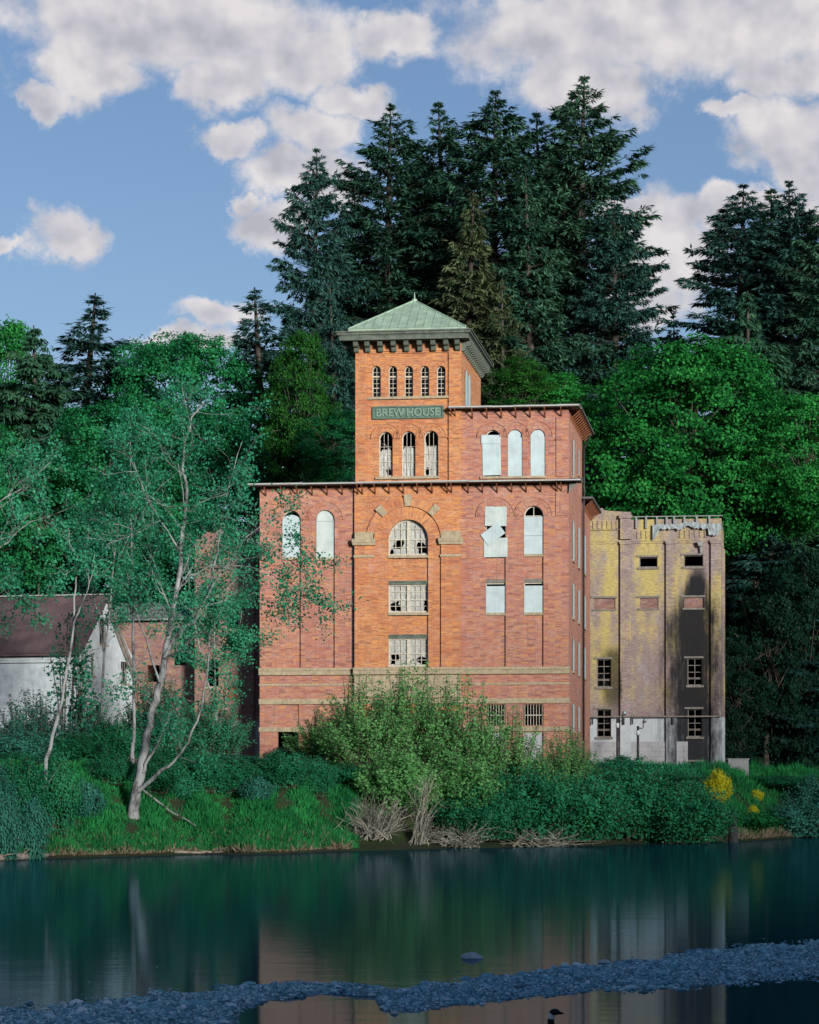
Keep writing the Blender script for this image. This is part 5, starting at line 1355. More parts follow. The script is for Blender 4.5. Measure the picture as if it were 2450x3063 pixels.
def grow(r, wood, tips, p, d, length, rad, depth, maxd, gnarl=.25, kids=(2, 4), upb=.15, shrink=.62):
    n = 5; pts = [Vector(p)]; dirs = []
    d = Vector(d).normalized()
    for i in range(n):
        d = (d + Vector(r.normal(0, gnarl, 3)) * .5 + Vector((0, 0, upb * .35))).normalized(); pts.append(pts[-1] + d * length / n); dirs.append(d.copy())
    r1 = rad * (.55 if depth < maxd else .3)
    wood.tube(pts, [rad + (r1 - rad) * i / n for i in range(n + 1)], 6 if depth == 0 else (4 if depth < 2 else 3), cap=False)
    if depth >= maxd - 1: tips.extend((pts[i], dirs[min(i, n - 1)]) for i in range(1, n + 1))
    if depth < maxd:
        for k in range(r.randint(*kids) + (1 if depth == 0 else 0)):
            i = r.randint(2, n + 1) if depth else r.randint(1, n + 1)
            ax_ = Vector(r.normal(0, 1, 3)); nd = (dirs[min(i, n) - 1] + ax_.normalized() * r.uniform(.55, 1.05)).normalized()
            grow(r, wood, tips, pts[i], nd, length * shrink * r.uniform(.7, 1.15), max(rad * .55 * (1 - i / (n + 2.0)) + .006, .006), depth + 1, maxd, gnarl, kids, upb, shrink)
def tip_leaves(r, tips, per, spread, leaf, keep=1.0, zmin=None):
    P = np.array([t[0] for t in tips], float)
    if zmin is not None: P = P[P[:, 2] > zmin]
    P = P[r.rand(len(P)) < keep]
    C = np.repeat(P, per, 0) + r.normal(0, spread, (len(P) * per, 3))
    return np_mesh('crown', *leaf_cloud(r, C, r.normal(0, .5, C.shape), leaf, .6))

def plant(name, label, cat, loc, group=None, rz=0.0, scale=(1, 1, 1)):
    o = empty(name, loc, rz); o.scale = scale; tag(o, label, cat, group); return o
def put(parent, me, name, mat):
    o = bpy.data.objects.new(name, me); COL.objects.link(o); o.parent = parent
    if len(me.materials) == 0: me.materials.append(mat)
    else:
        o.material_slots[0].link = 'OBJECT'; o.material_slots[0].material = mat
    return o
def to_data(mb, name, mat):
    o = mb.build(name, mat, None, True); d = o.data; bpy.data.objects.remove(o); return d

# ---- conifers: five shapes, each used at several sizes
CON = {}
def reg(key, **kw):
    tr, wd, cr = conifer(**kw); H = kw.get('H', 36.0)
    CON[key] = (to_data(tr, 'trunk', M['bark_conifer']), to_data(wd, 'limbs', M['bark_conifer']), cr, H)
reg('fir_a', seed=11, H=36, R=5.6, t0=.14, nlev=86, dens=1.0, sparse=.06, power=.50, ragged=.32, card=.46)
reg('fir_b', seed=23, H=38, R=5.0, t0=.12, nlev=84, dens=1.0, sparse=.08, power=.52, ragged=.38, up=.16, card=.46)
reg('fir_c', seed=37, H=40, R=6.2, t0=.12, nlev=88, dens=1.0, sparse=.10, power=.60, ragged=.40, up=.20, droop=.36, card=.48)
reg('spruce', seed=41, H=32, R=4.4, t0=.06, nlev=84, dens=1.05, sparse=.10, power=.75, ragged=.22, up=.02, droop=.38, tip=.30)
reg('cedar', seed=53, H=30, R=4.8, t0=.05, nlev=78, dens=1.0, sparse=.10, power=.62, hang=.35, card=.55, ragged=.25, up=.05, droop=.5, tip=.1)
def stand(key, u, vtop, D, wid, mat, label, group='tall conifers on the wooded bluff', rz=None, name='conifer_tree'):
    x = (u - CX) / F * D; zt = CAMH + (HV - vtop) / F * D; zb_ = gz(x, D)
    tr, wd, cr, H = CON[key]; k = (zt - zb_) / H
    rad = wid * 1.12 / 2 / F * D; base = {'fir_a': 5.6, 'fir_b': 5.0, 'fir_c': 6.2, 'spruce': 4.4, 'cedar': 4.8}[key]
    o = plant(name, label, 'tree', (x, D, zb_ - .2), group, rz if rz is not None else (u * .37) % 6.28, (rad / base, rad / base, k))
    put(o, tr, 'trunk', M['bark_conifer']); put(o, wd, 'limbs', M['bark_conifer']); put(o, cr, 'crown', M[mat])
    return o
stand('fir_a', 923, 440, 226, 445, 'fol_fir_blue', 'narrow dark fir at the left end of the tall group behind the tower')
stand('fir_c', 1167, 308, 232, 580, 'fol_fir', 'broad dark fir left of the tower peak, second from the left')
stand('fir_b', 1328, 296, 240, 445, 'fol_fir', 'slender fir rising just right of the tower peak, behind its neighbours')
stand('fir_a', 1463, 276, 230, 648, 'fol_fir', 'full grey-green fir in the middle of the tall group', rz=1.2)
stand('spruce', 1590, 480, 224, 445, 'fol_fir', 'shorter leafy fir in front of the gap right of the middle fir')
stand('fir_b', 1616, 328, 240, 405, 'fol_fir_blue', 'thin pointed fir between the middle fir and the tallest one', rz=2.0)
stand('fir_c', 1730, 214, 234, 634, 'fol_fir', 'tallest fir with long bare-tipped boughs at the right of the group', rz=.6)
stand('fir_a', 1835, 590, 228, 445, 'fol_fir_blue', 'dark low fir at the right end of the tall group')
stand('spruce', 1400, 560, 222, 459, 'fol_fir_olive', 'olive-brown fir directly right of the tower roof')
stand('spruce', 1510, 820, 219, 351, 'fol_fir_olive', 'short olive fir between tower and upper block roof', rz=4.0)
stand('fir_b', 1060, 560, 236, 351, 'fol_fir', 'half-hidden fir between the two leftmost tall firs', rz=3.0)
stand('spruce', 781, 858, 216, 600, 'fol_fir_blue', 'blue-grey spruce standing left of the tower, apart from the tall group')
stand('spruce', 1010, 820, 214, 378, 'fol_fir_blue', 'dark spruce close behind the left side of the tower', rz=5.0)
stand('fir_a', 1255, 470, 243, 300, 'fol_fir', 'shadowed fir filling the gap above the tower roof', rz=4.4)
stand('fir_c', 1660, 420, 246, 360, 'fol_fir_blue', 'shadowed fir filling the gap left of the tallest one', rz=5.1)
G2 = 'conifers at the left of the view'
stand('cedar', 85, 965, 208, 621, 'fol_cedar', 'pale green drooping cedar at the left edge', G2)
stand('spruce', 241, 868, 222, 665, 'fol_fir_blue', 'pointed dark spruce beside the drooping cedar', G2, rz=2.2)
G3 = 'conifers at the right edge'
stand('fir_a', 2194, 545, 228, 631, 'fol_fir_blue', 'bushy spire-topped fir, leftmost of the right-hand group', G3, rz=2.7)
stand('fir_b', 2318, 552, 236, 486, 'fol_fir', 'slim fir second in the right-hand group', G3, rz=.3)
stand('fir_c', 2372, 535, 226, 534, 'fol_fir_blue', 'ragged fir third in the right-hand group', G3, rz=3.9)
stand('fir_a', 2462, 565, 222, 518, 'fol_fir', 'fir cut off by the right edge of the view', G3, rz=1.9)
stand('cedar', 2250, 862, 216, 534, 'fol_cedar', 'lighter green cedar in front of the right-hand firs', G3)
stand('spruce', 2020, 925, 232, 229, 'fol_fir_blue', 'thin sapling fir in the gap right of the tall group', G3)
stand('cedar', 2300, 1560, 206, 567, 'fol_fir_blue', 'shadowy drooping conifer low on the slope right of the yellow building', G3, rz=1.0)

# ---- broadleaf trees
BRO = {}
def regb(key, *a, **k):
    tr, wd, cr = broadleaf(*a, **k); BRO[key] = (to_data(tr, 'trunk', M['bark_maple']), to_data(wd, 'limbs', M['bark_maple']), cr)
regb('maple_big', 61, [(0, 0, 9.6, 6.8, 5.8, 5.8), (-4.2, -1.2, 7.0, 4.0, 4.0, 3.6), (4.2, -1, 7.6, 4.4, 4.0, 4.2), (0, -2, 5.0, 6.0, 4.2, 3.4), (1.6, 0, 13.0, 3.8, 3.6, 2.6), (-1.6, .4, 12.8, 3.4, 3.2, 2.4)], 440, 128, leaf=.235, clump=.82, inner=.10)
regb('maple_a', 67, [(0, 0, 9.5, 4.4, 4.2, 4.6), (-2.6, -.8, 6.4, 3.0, 2.8, 2.8), (2.6, -.6, 7.0, 3.0, 2.8, 3.2), (.6, 0, 13.0, 2.6, 2.6, 2.2)], 240, 112, leaf=.235, clump=.78, inner=.12)
regb('maple_b', 71, [(0, 0, 8.0, 3.6, 3.6, 5.0), (-1.8, -1.0, 11.6, 2.4, 2.4, 2.2), (2.2, -.4, 10.4, 2.6, 2.4, 2.6), (0, -1.0, 4.6, 3.6, 3.0, 2.6)], 220, 112, leaf=.22, clump=.72, inner=.15)
def leafy(key, u, vtop, vbot, D, wid, mat, label, group, rz=None, name='maple_tree'):
    x = (u - CX) / F * D; zt = CAMH + (HV - vtop) / F * D; zlo = CAMH + (HV - vbot) / F * D; zb_ = min(gz(x, D), zlo)
    lo, top, w0 = {'maple_big': (1.6, 15.6, 17.0), 'maple_a': (3.6, 15.2, 11.0), 'maple_b': (2.0, 13.8, 9.6)}[key]
    k = (zt - zlo) / (top - lo); kw = wid / F * D / w0
    o = plant(name, label, 'tree', (x, D, zb_), group, rz if rz is not None else (u * .41) % 6.28)
    tr, wd, cr = BRO[key]; off = zlo - zb_ - lo * k
    a = put(o, tr, 'trunk', M['bark_maple']); a.scale = (kw, kw, (zt - zb_) * .85 / top)
    for me_, nm, mt in ((wd, 'limbs', 'bark_maple'), (cr, 'crown', mat)):
        b = put(o, me_, nm, M[mt]); b.scale = (kw, kw, k); b.location = (0, 0, off)
    return o
G4 = 'broadleaf trees behind the buildings'
leafy('maple_big', 2060, 1020, 1660, 210, 760, 'fol_maple', 'huge round bright green maple behind the yellow building', G4, rz=.15)
leafy('maple_a', 2400, 1170, 1600, 205, 420, 'fol_maple', 'bright maple at the right edge next to the huge round one', G4, 2.0)
leafy('maple_b', 1680, 1110, 1340, 214, 300, 'fol_maple', 'green tree crown behind the right end of the upper block', G4)
leafy('maple_b', 1560, 1075, 1300, 211, 260, 'fol_maple_yellow', 'light green tree between the tower and the upper block eave', G4, 1.0)
leafy('maple_a', 895, 985, 1460, 208, 260, 'fol_maple_yellow', 'yellow-green maple close against the left side of the tower', G4, .4)
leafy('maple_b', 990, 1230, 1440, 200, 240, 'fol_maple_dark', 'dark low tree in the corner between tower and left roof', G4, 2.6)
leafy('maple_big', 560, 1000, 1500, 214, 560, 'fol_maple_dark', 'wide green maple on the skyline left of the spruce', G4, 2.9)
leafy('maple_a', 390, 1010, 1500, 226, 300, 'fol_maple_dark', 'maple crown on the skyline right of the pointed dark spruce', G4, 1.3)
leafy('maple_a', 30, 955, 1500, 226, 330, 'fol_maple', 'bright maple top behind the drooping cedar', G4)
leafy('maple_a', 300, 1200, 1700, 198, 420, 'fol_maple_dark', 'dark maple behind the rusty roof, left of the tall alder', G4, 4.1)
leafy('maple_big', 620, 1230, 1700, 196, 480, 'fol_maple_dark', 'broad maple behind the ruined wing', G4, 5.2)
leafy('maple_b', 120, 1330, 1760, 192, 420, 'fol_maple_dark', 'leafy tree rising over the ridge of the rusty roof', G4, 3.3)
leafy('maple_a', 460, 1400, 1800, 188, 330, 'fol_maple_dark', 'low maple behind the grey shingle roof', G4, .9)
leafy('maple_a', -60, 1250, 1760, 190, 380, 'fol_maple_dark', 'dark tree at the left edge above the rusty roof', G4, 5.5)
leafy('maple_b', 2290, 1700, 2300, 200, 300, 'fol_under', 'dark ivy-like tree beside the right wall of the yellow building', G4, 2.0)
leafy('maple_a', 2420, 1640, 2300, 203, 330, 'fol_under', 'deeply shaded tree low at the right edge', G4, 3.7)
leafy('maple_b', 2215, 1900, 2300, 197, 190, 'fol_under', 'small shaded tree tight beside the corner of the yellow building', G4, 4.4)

# undergrowth on the bluff
r = np.random.RandomState(9); n = 26000
x = r.uniform(-62, 62, n); y = 196 + 62 * r.rand(n) ** 1.2; keep = (np.abs(x - 17) > 12) | (y > 204); x, y = x[keep], y[keep]
C = np.stack([x, y, ground(x, y) + np.abs(r.normal(0, .9, len(x)))], -1)
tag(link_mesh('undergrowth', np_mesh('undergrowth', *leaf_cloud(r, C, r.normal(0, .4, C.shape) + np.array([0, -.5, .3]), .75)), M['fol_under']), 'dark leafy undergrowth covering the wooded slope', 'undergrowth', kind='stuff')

# ------------------------------------------------------------------ trees, shrubs and grass on the far bank
def on_ground(u, v, d0=108.0, d1=205.0):               # first point of the bank a pixel's sight line meets
    for D in np.arange(d0, d1, .25):
        p = ray(u, v, D)
        if gz(p.x, p.y) >= p.z: return Vector((p.x, p.y, gz(p.x, p.y)))
    p = ray(u, v, d1); return Vector((p.x, p.y, gz(p.x, p.y)))

def alder(name, label, base_uv, limbs, leaf_mat, seed, per=5, leaf=.17, spawn=1.0, sub=(1.4, 3.2), dscale=1.0, base=None, group='alders on the near bank', keep=1.0, spread=.22):
    b = base if base is not None else on_ground(*base_uv); D = b.y
    r = np.random.RandomState(seed); o = plant(name, label, 'tree', tuple(b), group)
    trunk = MB(); twigs = MB(); tips = []; base0 = Vector(b)
    for li, (pts, r0, r1, dy0, dy1, nsub, leafy_from) in enumerate(limbs):
        P = []
        for i, (u, v) in enumerate(pts):
            dd = dy0 + (dy1 - dy0) * i / (len(pts) - 1); p = ray(u, v, D + dd); P.append(p - base0)
        if li == 0: P[0] = Vector((P[0].x, P[0].y, -.3))
        fine = []
        for i in range(len(P) - 1):
            for k in range(3):
                q = P[i].lerp(P[i + 1], k / 3); fine.append(q + Vector(r.normal(0, .035, 3)) * (1 if i + k else 0))
        fine.append(P[-1]); n = len(fine)
        rad = [r0 + (r1 - r0) * (i / (n - 1)) ** .8 for i in range(n)]
        if li == 0: rad[0] *= 1.5; rad[1] *= 1.15
        trunk.tube(fine, rad, 8 if r0 > .08 else 5)
        for k in range(int(nsub * spawn)):
            s = r.uniform(leafy_from, 1.0) ; i = min(int(s * (n - 1)), n - 2); d = (fine[i + 1] - fine[i]).normalized()
            nd = (d * .5 + Vector(r.normal(0, 1, 3)) * .75 + Vector((0, 0, .15))).normalized()
            grow(r, twigs, tips, fine[i], nd, r.uniform(*sub) * (1.15 - .5 * s), max(rad[i] * .35, .014), 1, 3, .28, (2, 4), .05, .62)
        tips.append((fine[-1], Vector((0, 0, 1))))
    trunk.build('trunk', M['bark_alder'], o, True)
    twigs.build('limbs', M['bark_alder'], o)
    me = tip_leaves(r, tips, per, spread, leaf, keep); put(o, me, 'crown', M[leaf_mat])
    return o
C15 = lambda x, y: (x / 1.568, 800 + y / 1.568)
main_trunk = [R5(850, 1725), R5(868, 1600), R5(892, 1460), R5(925, 1310), R5(955, 1160), R5(985, 1010), (478, 2040), (498, 1930), (518, 1840), (528, 1775), (541, 1650), (555, 1552), (561, 1470), (546, 1400), (555, 1310), (577, 1246), (612, 1202)]
alder('alder_tree', 'leaning pale-barked alder with forked trunk, largest on the near bank', (394, 2450), [
    (main_trunk, .29, .02, 0, 1.0, 26, .42),
    ([R5(880, 1560), R5(950, 1490), R5(1050, 1410), R5(1150, 1325), R5(1218, 1230)], .14, .04, 0, -1.2, 3, .6),
    ([R5(905, 1440), R5(960, 1330), R5(1010, 1230), R5(1060, 1140), R5(1110, 1020), R5(1135, 900)], .09, .03, 0, -.6, 5, .5),
    ([(490, 1970), (530, 1900), (575, 1858), (603, 1812), (640, 1700), (665, 1560), (680, 1460), (725, 1320)], .12, .015, .3, 2.0, 18, .3),
    ([(603, 1812), (660, 1715), (735, 1608), (800, 1560), (880, 1503)], .06, .012, .6, 1.6, 5, .3),
    ([(528, 1775), (570, 1720), (640, 1690), (700, 1700), (780, 1745)], .05, .012, .5, 0, 6, .3),
    ([(541, 1650), (480, 1560), (430, 1470), (400, 1380)], .06, .012, 0, -1.5, 12, .2),
    ([(478, 2040), (440, 1930), (410, 1850), (396, 1740)], .07, .015, 0, 1.2, 8, .3),
    ([(640, 1700), (720, 1690), (790, 1705), (860, 1745), (905, 1800)], .035, .008, 1.2, -.5, 8, .35),
    ([(735, 1608), (800, 1640), (870, 1680), (930, 1730), (975, 1755)], .03, .006, 1.4, .4, 8, .3),
    ([R5(1215, 1230), R5(1290, 1020), R5(1330, 860), R5(1345, 640), R5(1360, 500)], .07, .02, -1.2, -1.0, 3, .7)],
    'fol_alder', 101, per=5, leaf=.145, spread=.23, keep=.85)
alder('slender_alder', 'slim white-barked alder leaning right before the rusty roof', (98, 2440), [
    ([R5(205, 1715), R5(280, 1570), R5(297, 1420), R5(335, 1190), R5(385, 1010), R5(425, 820), R5(458, 650), R5(474, 430), R5(486, 230), R5(512, 55), C15(322, 1290), C15(318, 1210)], .13, .012, 0, .8, 6, .5),
    ([R5(470, 480), R5(520, 340), R5(570, 230), R5(585, 120), R5(612, 10)], .05, .01, .3, -.3, 3, .4),
    ([R5(285, 1560), R5(330, 1450), R5(385, 1375)], .03, .01, 0, -.5, 0, .5)],
    'fol_alder', 107, per=4, leaf=.15, spawn=1.0, sub=(.7, 1.4), keep=.5)
bb = ray(396, 2320, 141); bb.z = gz(bb.x, bb.y)
alder('slender_alder', 'straight thin alder behind the leaning one, pale trunk over the shingle roof', None, [
    ([(396, 2330), (400, 2150), (399, 1910), (398, 1690), (392, 1540), (389, 1374), (393, 1240)], .11, .012, 0, 0, 26, .45),
    ([(399, 1850), (360, 1700), (345, 1560), (335, 1450)], .05, .012, 0, 1.0, 14, .3)],
    'fol_alder', 113, per=5, leaf=.15, base=bb, sub=(1.0, 2.3), keep=.8)
bb = ray(-70, 2320, 131); bb.z = gz(bb.x, bb.y)
alder('slender_alder', 'bare-branched alder reaching in from the left edge', None, [
    ([(-70, 2330), (-80, 2050), (-90, 1800), (-80, 1550), (-60, 1350)], .2, .03, 0, 0, 8, .4),
    ([(-85, 1750), (-20, 1650), (40, 1600), (90, 1560), (150, 1545)], .07, .012, 0, -1, 8, .2),
    ([(-82, 1600), (0, 1500), (70, 1455), (155, 1378)], .07, .012, 0, .5, 12, .2),
    ([(-85, 1850), (0, 1760), (60, 1800), (130, 1830)], .06, .012, 0, 1, 10, .2)],
    'fol_alder', 127, per=4, leaf=.15, base=bb, keep=.7)
bb = ray(300, 2300, 150); bb.z = gz(bb.x, bb.y)
alder('slender_alder', 'young leafy alder with thin upright stems over the white gable', None, [
    ([(300, 2310), (310, 2000), (330, 1800), (350, 1600), (372, 1450)], .09, .012, 0, 0, 20, .35),
    ([(310, 1950), (280, 1780), (270, 1650), (262, 1560)], .05, .012, 0, 1.0, 10, .3)],
    'fol_alder', 131, per=4, leaf=.15, base=bb, sub=(1.0, 2.2), keep=.75)

bb = ray(650, 2300, 152); bb.z = gz(bb.x, bb.y)
alder('slender_alder', 'many-stemmed young alder veiling the ruined wing', None, [
    ([(650, 2310), (645, 2100), (640, 1900), (655, 1750), (670, 1600)], .08, .012, 0, 0, 20, .3),
    ([(648, 2200), (690, 2000), (720, 1850), (735, 1700)], .05, .012, 0, 1.0, 14, .3),
    ([(646, 2150), (600, 1950), (570, 1800), (560, 1680)], .05, .012, 0, -1.0, 14, .3)],
    'fol_alder', 137, per=5, leaf=.15, base=bb, sub=(1.0, 2.2))

def shrub(seed, H, R, nst, leaf, per, feather=.5, lean=.9, start=.25, leaf_w=1.0):     # many arching stems with leaves to the ground
    r = np.random.RandomState(seed); st = MB(); P = []
    for i in range(nst):
        a = r.uniform(0, 6.283); rr_ = R * .35 * math.sqrt(r.rand()); b = Vector((rr_ * math.cos(a), rr_ * math.sin(a), -.15))
        a2 = a + r.normal(0, .6); out = r.uniform(.1, 1.0) ** .8; h = H * r.uniform(.55, 1.05) * (1 - .45 * out ** 2)
        tip = Vector((R * lean * out * math.cos(a2), R * lean * out * math.sin(a2), h)); mid = b.lerp(tip, .5) + Vector((0, 0, h * .16))
        pts = [b.lerp(mid, t).lerp(mid.lerp(tip, t), t) for t in np.linspace(0, 1, 6)]
        st.tube(pts, [.028 * (1 - .8 * k / 5) * (H / 5) ** .5 + .004 for k in range(6)], 3, cap=False)
        m = per; s = start + (1 - start) * r.rand(m) ** .8
        A_ = np.array(pts); q = np.stack([np.interp(s, np.linspace(0, 1, 6), A_[:, k]) for k in range(3)], -1)
        P.append(q + r.normal(0, 1, (m, 3)) * (feather * (1.1 - .6 * s))[:, None])
    C = np.concatenate(P); C[:, 2] = np.maximum(C[:, 2], .03)
    O = C * np.array([1, 1, .4]); O = nrm(O)
    return to_data(st, 'stems', M['twig']), np_mesh('crown', *leaf_cloud(r, C, O, leaf, .6))
SHR = {'willow': shrub(201, 6.0, 3.2, 170, .13, 85, .17, .85, .2), 'bramble': shrub(211, 3.2, 3.0, 170, .125, 150, .34, 1.0, .15),
       'bush': shrub(223, 3.6, 2.2, 100, .13, 160, .30, .9), 'sapling': shrub(227, 5.0, 1.2, 20, .15, 60, .24, .9, .4), 'low': shrub(229, 1.6, 1.6, 80, .11, 120, .22, 1.0, .1)}
SIZE = {'willow': (6.0, 3.2), 'bramble': (3.2, 3.0), 'bush': (3.6, 2.2), 'sapling': (5.0, 1.2), 'low': (1.6, 1.6)}
def bush(key, u, vtop, D, wid, mat, label, group, rz=None, name='shrub', sink=0.0, stems='twig'):
    x = (u - CX) / F * D; zt = CAMH + (HV - vtop) / F * D; zb_ = gz(x, D) - sink; H, R = SIZE[key]
    kw = wid / 2 / F * D / R
    o = plant(name, label, 'shrub', (x, D, zb_), group, rz if rz is not None else (u * .53) % 6.28, (kw, kw, max(zt - zb_, .5) / H))
    put(o, SHR[key][0], 'stems', M[stems]); put(o, SHR[key][1], 'crown', M[mat]); return o
GB = 'shrubs on the left bank'
for a in (('willow', 90, 2060, 146, 320, 'fol_blue', 'tall misty grey-green shrub at the left edge under the white wall'),
          ('willow', 270, 2085, 150, 280, 'fol_blue', 'grey-green shrub below the gable window'),
          ('bush', 60, 2180, 137, 260, 'fol_blue', 'grey-green bush at the far left, before the taller shrub'),
          ('bush', 205, 2190, 139, 280, 'fol_bramble', 'dark bush just right of the slim leaning alder'),
          ('bush', 330, 2150, 145, 260, 'fol_bramble', 'dark green bush behind the foot of the big alder'),
          ('willow', 470, 2010, 150, 320, 'fol_alder', 'leafy shrub between the big alder and the shed wall'),
          ('bush', 520, 2230, 143, 240, 'fol_bramble', 'shaded bush right of the big alder trunk'),
          ('sapling', 215, 1790, 150, 200, 'fol_alder', 'feathery light sapling before the white house front'),
          ('willow', 640, 2070, 152, 300, 'fol_alder', 'loose shrub before the plastered foot of the ruined wing'),
          ('bush', 690, 2255, 146, 260, 'fol_blue', 'low grey-green bush before the brewery\'s left corner'),
          ('low', 590, 2310, 138, 200, 'fol_bramble', 'low dark bush at the back of the grass bank'),
          ('low', 800, 2300, 147, 240, 'fol_bramble', 'low bush beneath the white railing'),
          ('bush', 880, 2230, 152, 240, 'fol_bramble', 'dark bush before the brewery\'s boarded left doorway'),
          ('bush', 20, 2260, 129, 220, 'fol_bramble', 'dark low bush cut by the left edge')):
    bush(*a, GB)
rq = random.Random(77)
ROW = [('bush', -20, 'fol_blue', 'low teal shrub at the left edge of the grass', 7), ('bush', 62, 'fol_bramble', 'dark shrub left of the slim alder foot', 9), ('bush', 165, 'fol_bramble', 'dark shrub between the slim alder and the big one', 8),
       ('low', 255, 'fol_blue', 'small teal shrub left of the big alder foot', 8), ('bush', 330, 'fol_bramble', 'shaded shrub touching the left of the big alder foot', 10.5), ('bush', 465, 'fol_bramble', 'shaded shrub just right of the big alder foot', 9.5),
       ('low', 545, 'fol_alder', 'small light shrub above the fallen branch', 8.5), ('bush', 610, 'fol_bramble', 'dark shrub in the middle of the grass crest', 9),
       ('bush', 700, 'fol_bramble', 'dark shrub on the grass crest below the ruined wing', 9), ('low', 770, 'fol_blue', 'small teal shrub on the crest below the brewery corner', 8.5), ('bush', 850, 'fol_bramble', 'dark shrub on the crest left of the railing foot', 9.5),
       ('bush', 940, 'fol_bramble', 'dark shrub where the grass meets the willows', 8), ('low', 15, 'fol_blue', 'small teal shrub near the drift log', 3.5), ('low', 95, 'fol_blue', 'small teal shrub at the foot of the slim alder', 4.5)]
for key, u_, mt, lb, dd in ROW:
    d_ = float(bank_y((u_ - CX) / F * 135)) + dd
    bush(key, u_, (rq.uniform(2235, 2275) if key == 'bush' else rq.uniform(2320, 2345)) + (60 if dd < 5 else 0), d_, rq.uniform(150, 215) if key == 'bush' else rq.uniform(110, 150), mt, lb, GB)
GW = 'willow thicket before the brewery'
for a in (('willow', 1235, 1975, 150, 400, 'fol_willow', 'tallest pale green willow before the centre windows of the brewery'),
          ('willow', 1090, 2020, 148, 400, 'fol_willow', 'pale willow left of the tallest one'),
          ('willow', 1375, 2015, 149, 400, 'fol_willow', 'pale willow right of the tallest one'),
          ('willow', 970, 2120, 150, 300, 'fol_willow', 'lower willow at the left end of the thicket'),
          ('willow', 1510, 2110, 150, 380, 'fol_willow', 'lower willow below the barred windows'),
          ('bush', 1190, 2230, 144, 300, 'fol_willow', 'light green bush at the foot of the tallest willow'),
          ('bush', 1380, 2250, 146, 330, 'fol_willow', 'dense light bush at the foot of the right-hand willows'),
          ('bush', 1010, 2280, 145, 260, 'fol_bramble', 'dark bush at the left foot of the thicket')):
    bush(*a, GW, name='willow_shrub' if a[0] == 'willow' else 'shrub')
GR = 'bramble bank below the buildings'
for a in (('bramble', 1540, 2290, 147.9, 420, 'fol_bramble', 'bramble mound overhanging the water right of the dead branches'),
          ('willow', 1690, 2170, 156, 290, 'fol_willow', 'bright bush before the right corner of the brewery'),
          ('bramble', 1700, 2310, 150.4, 420, 'fol_bramble', 'bramble mound below the brewery\'s right corner'),
          ('bramble', 1870, 2275, 155.4, 430, 'fol_bramble', 'bramble mound below the two lamp posts'),
          ('bush', 1860, 2255, 164, 230, 'fol_alder', 'upright bush hiding the foot of the lamp posts'),
          ('bramble', 2020, 2330, 155.4, 400, 'fol_bramble', 'bramble mound below the soot-stained wall'),
          ('bramble', 1960, 2330, 166, 330, 'fol_bramble', 'bramble behind, against the rendered foot of the yellow building'),
          ('bramble', 2085, 2385, 159, 230, 'fol_bramble', 'last bramble mound before the wooden post'),
          ('bramble', 1430, 2350, 144.9, 330, 'fol_bramble', 'leafy mound right behind the dead branches'),
          ('bush', 2060, 2290, 176, 150, 'fol_alder', 'small green bush in the dark doorway of the yellow building')):
    bush(*a, GR)
GE = 'plants on the right bank'
for a in (('bramble', 2330, 2318, 184, 300, 'fol_bramble', 'rounded bush on the right bank under the dark trees'),
          ('bramble', 2450, 2312, 182, 260, 'fol_blue', 'grey-green bush cut by the right edge'),
          ('low', 2250, 2345, 181, 140, 'fol_bramble', 'small dark bush behind the concrete block'),
          ('low', 2390, 2395, 175, 260, 'fol_blue', 'low grey-green plants above the straw on the right bank'),
          ('low', 2230, 2425, 168, 260, 'grass', 'low green plants right behind the wooden post'),
          ('sapling', 2272, 2262, 190, 60, 'fol_bramble', 'thin upright sapling right of the yellow bush')):
    bush(*a, GE)
bush('bush', 2149, 2296, 169, 92, 'fol_broom', 'bright yellow flowering bush beside the concrete block', None, name='flowering_bush')
bush('low', 2262, 2362, 176, 58, 'fol_broom', 'smaller yellow-green flowering bush right of the concrete block', None, name='flowering_bush')
bush('low', 2252, 2408, 171, 44, 'fol_broom', 'flat patch of yellow flowers above the wooden post', None, name='flowering_bush')

# dead tangled shrub leaning to the water
def dead_shrub(label, u, D, H, R, nst, seed, bias):
    r = np.random.RandomState(seed); x = (u - CX) / F * D; o = plant('dead_shrub', label, 'shrub', (x, D, max(gz(x, D), .05)), 'dead grey shrubs at the water')
    mb = MB()
    for i in range(nst):
        a = r.uniform(0, 6.283); out = r.uniform(.2, 1.0); b = Vector((r.normal(0, R * .22), r.normal(0, .5), -.05)); h = H * r.uniform(.35, 1.05) * (1 - .3 * out)
        tip = Vector((R * out * math.cos(a) + bias * h, .8 * R * out * math.sin(a) - .5, h * (1 if r.rand() < .75 else .25))); mid = b.lerp(tip, .45) + Vector((r.normal(0, .3), 0, h * .25))
        pts = [b.lerp(mid, t).lerp(mid.lerp(tip, t), t) + Vector(r.normal(0, .04, 3)) for t in np.linspace(0, 1, 7)]
        mb.tube(pts, [.026 * (1 - .75 * k / 6) + .004 for k in range(7)], 4, cap=False)
        for k in range(r.randint(3, 7)):
            j = r.randint(2, 6); q = pts[j]; d = (pts[min(j + 1, 6)] - pts[j - 1]).normalized(); d2 = (d + Vector(r.normal(0, .55, 3))).normalized(); l = r.uniform(.3, 1.0)
            mb.tube([q, q + d2 * l * .5 + Vector((0, 0, -.03)), q + d2 * l + Vector(r.normal(0, .08, 3))], [.012, .009, .004], 3, cap=False)
    mb.build('branches', M['dead_twig'], o); return o
dead_shrub('large pale tangle of dead branches at the water before the willows', 1115, 139.8, 2.5, 2.3, 95, 301, .18)
dead_shrub('upright dead grey twigs standing in the middle of the willows', 1255, 141.5, 4.6, 1.3, 42, 307, .12)
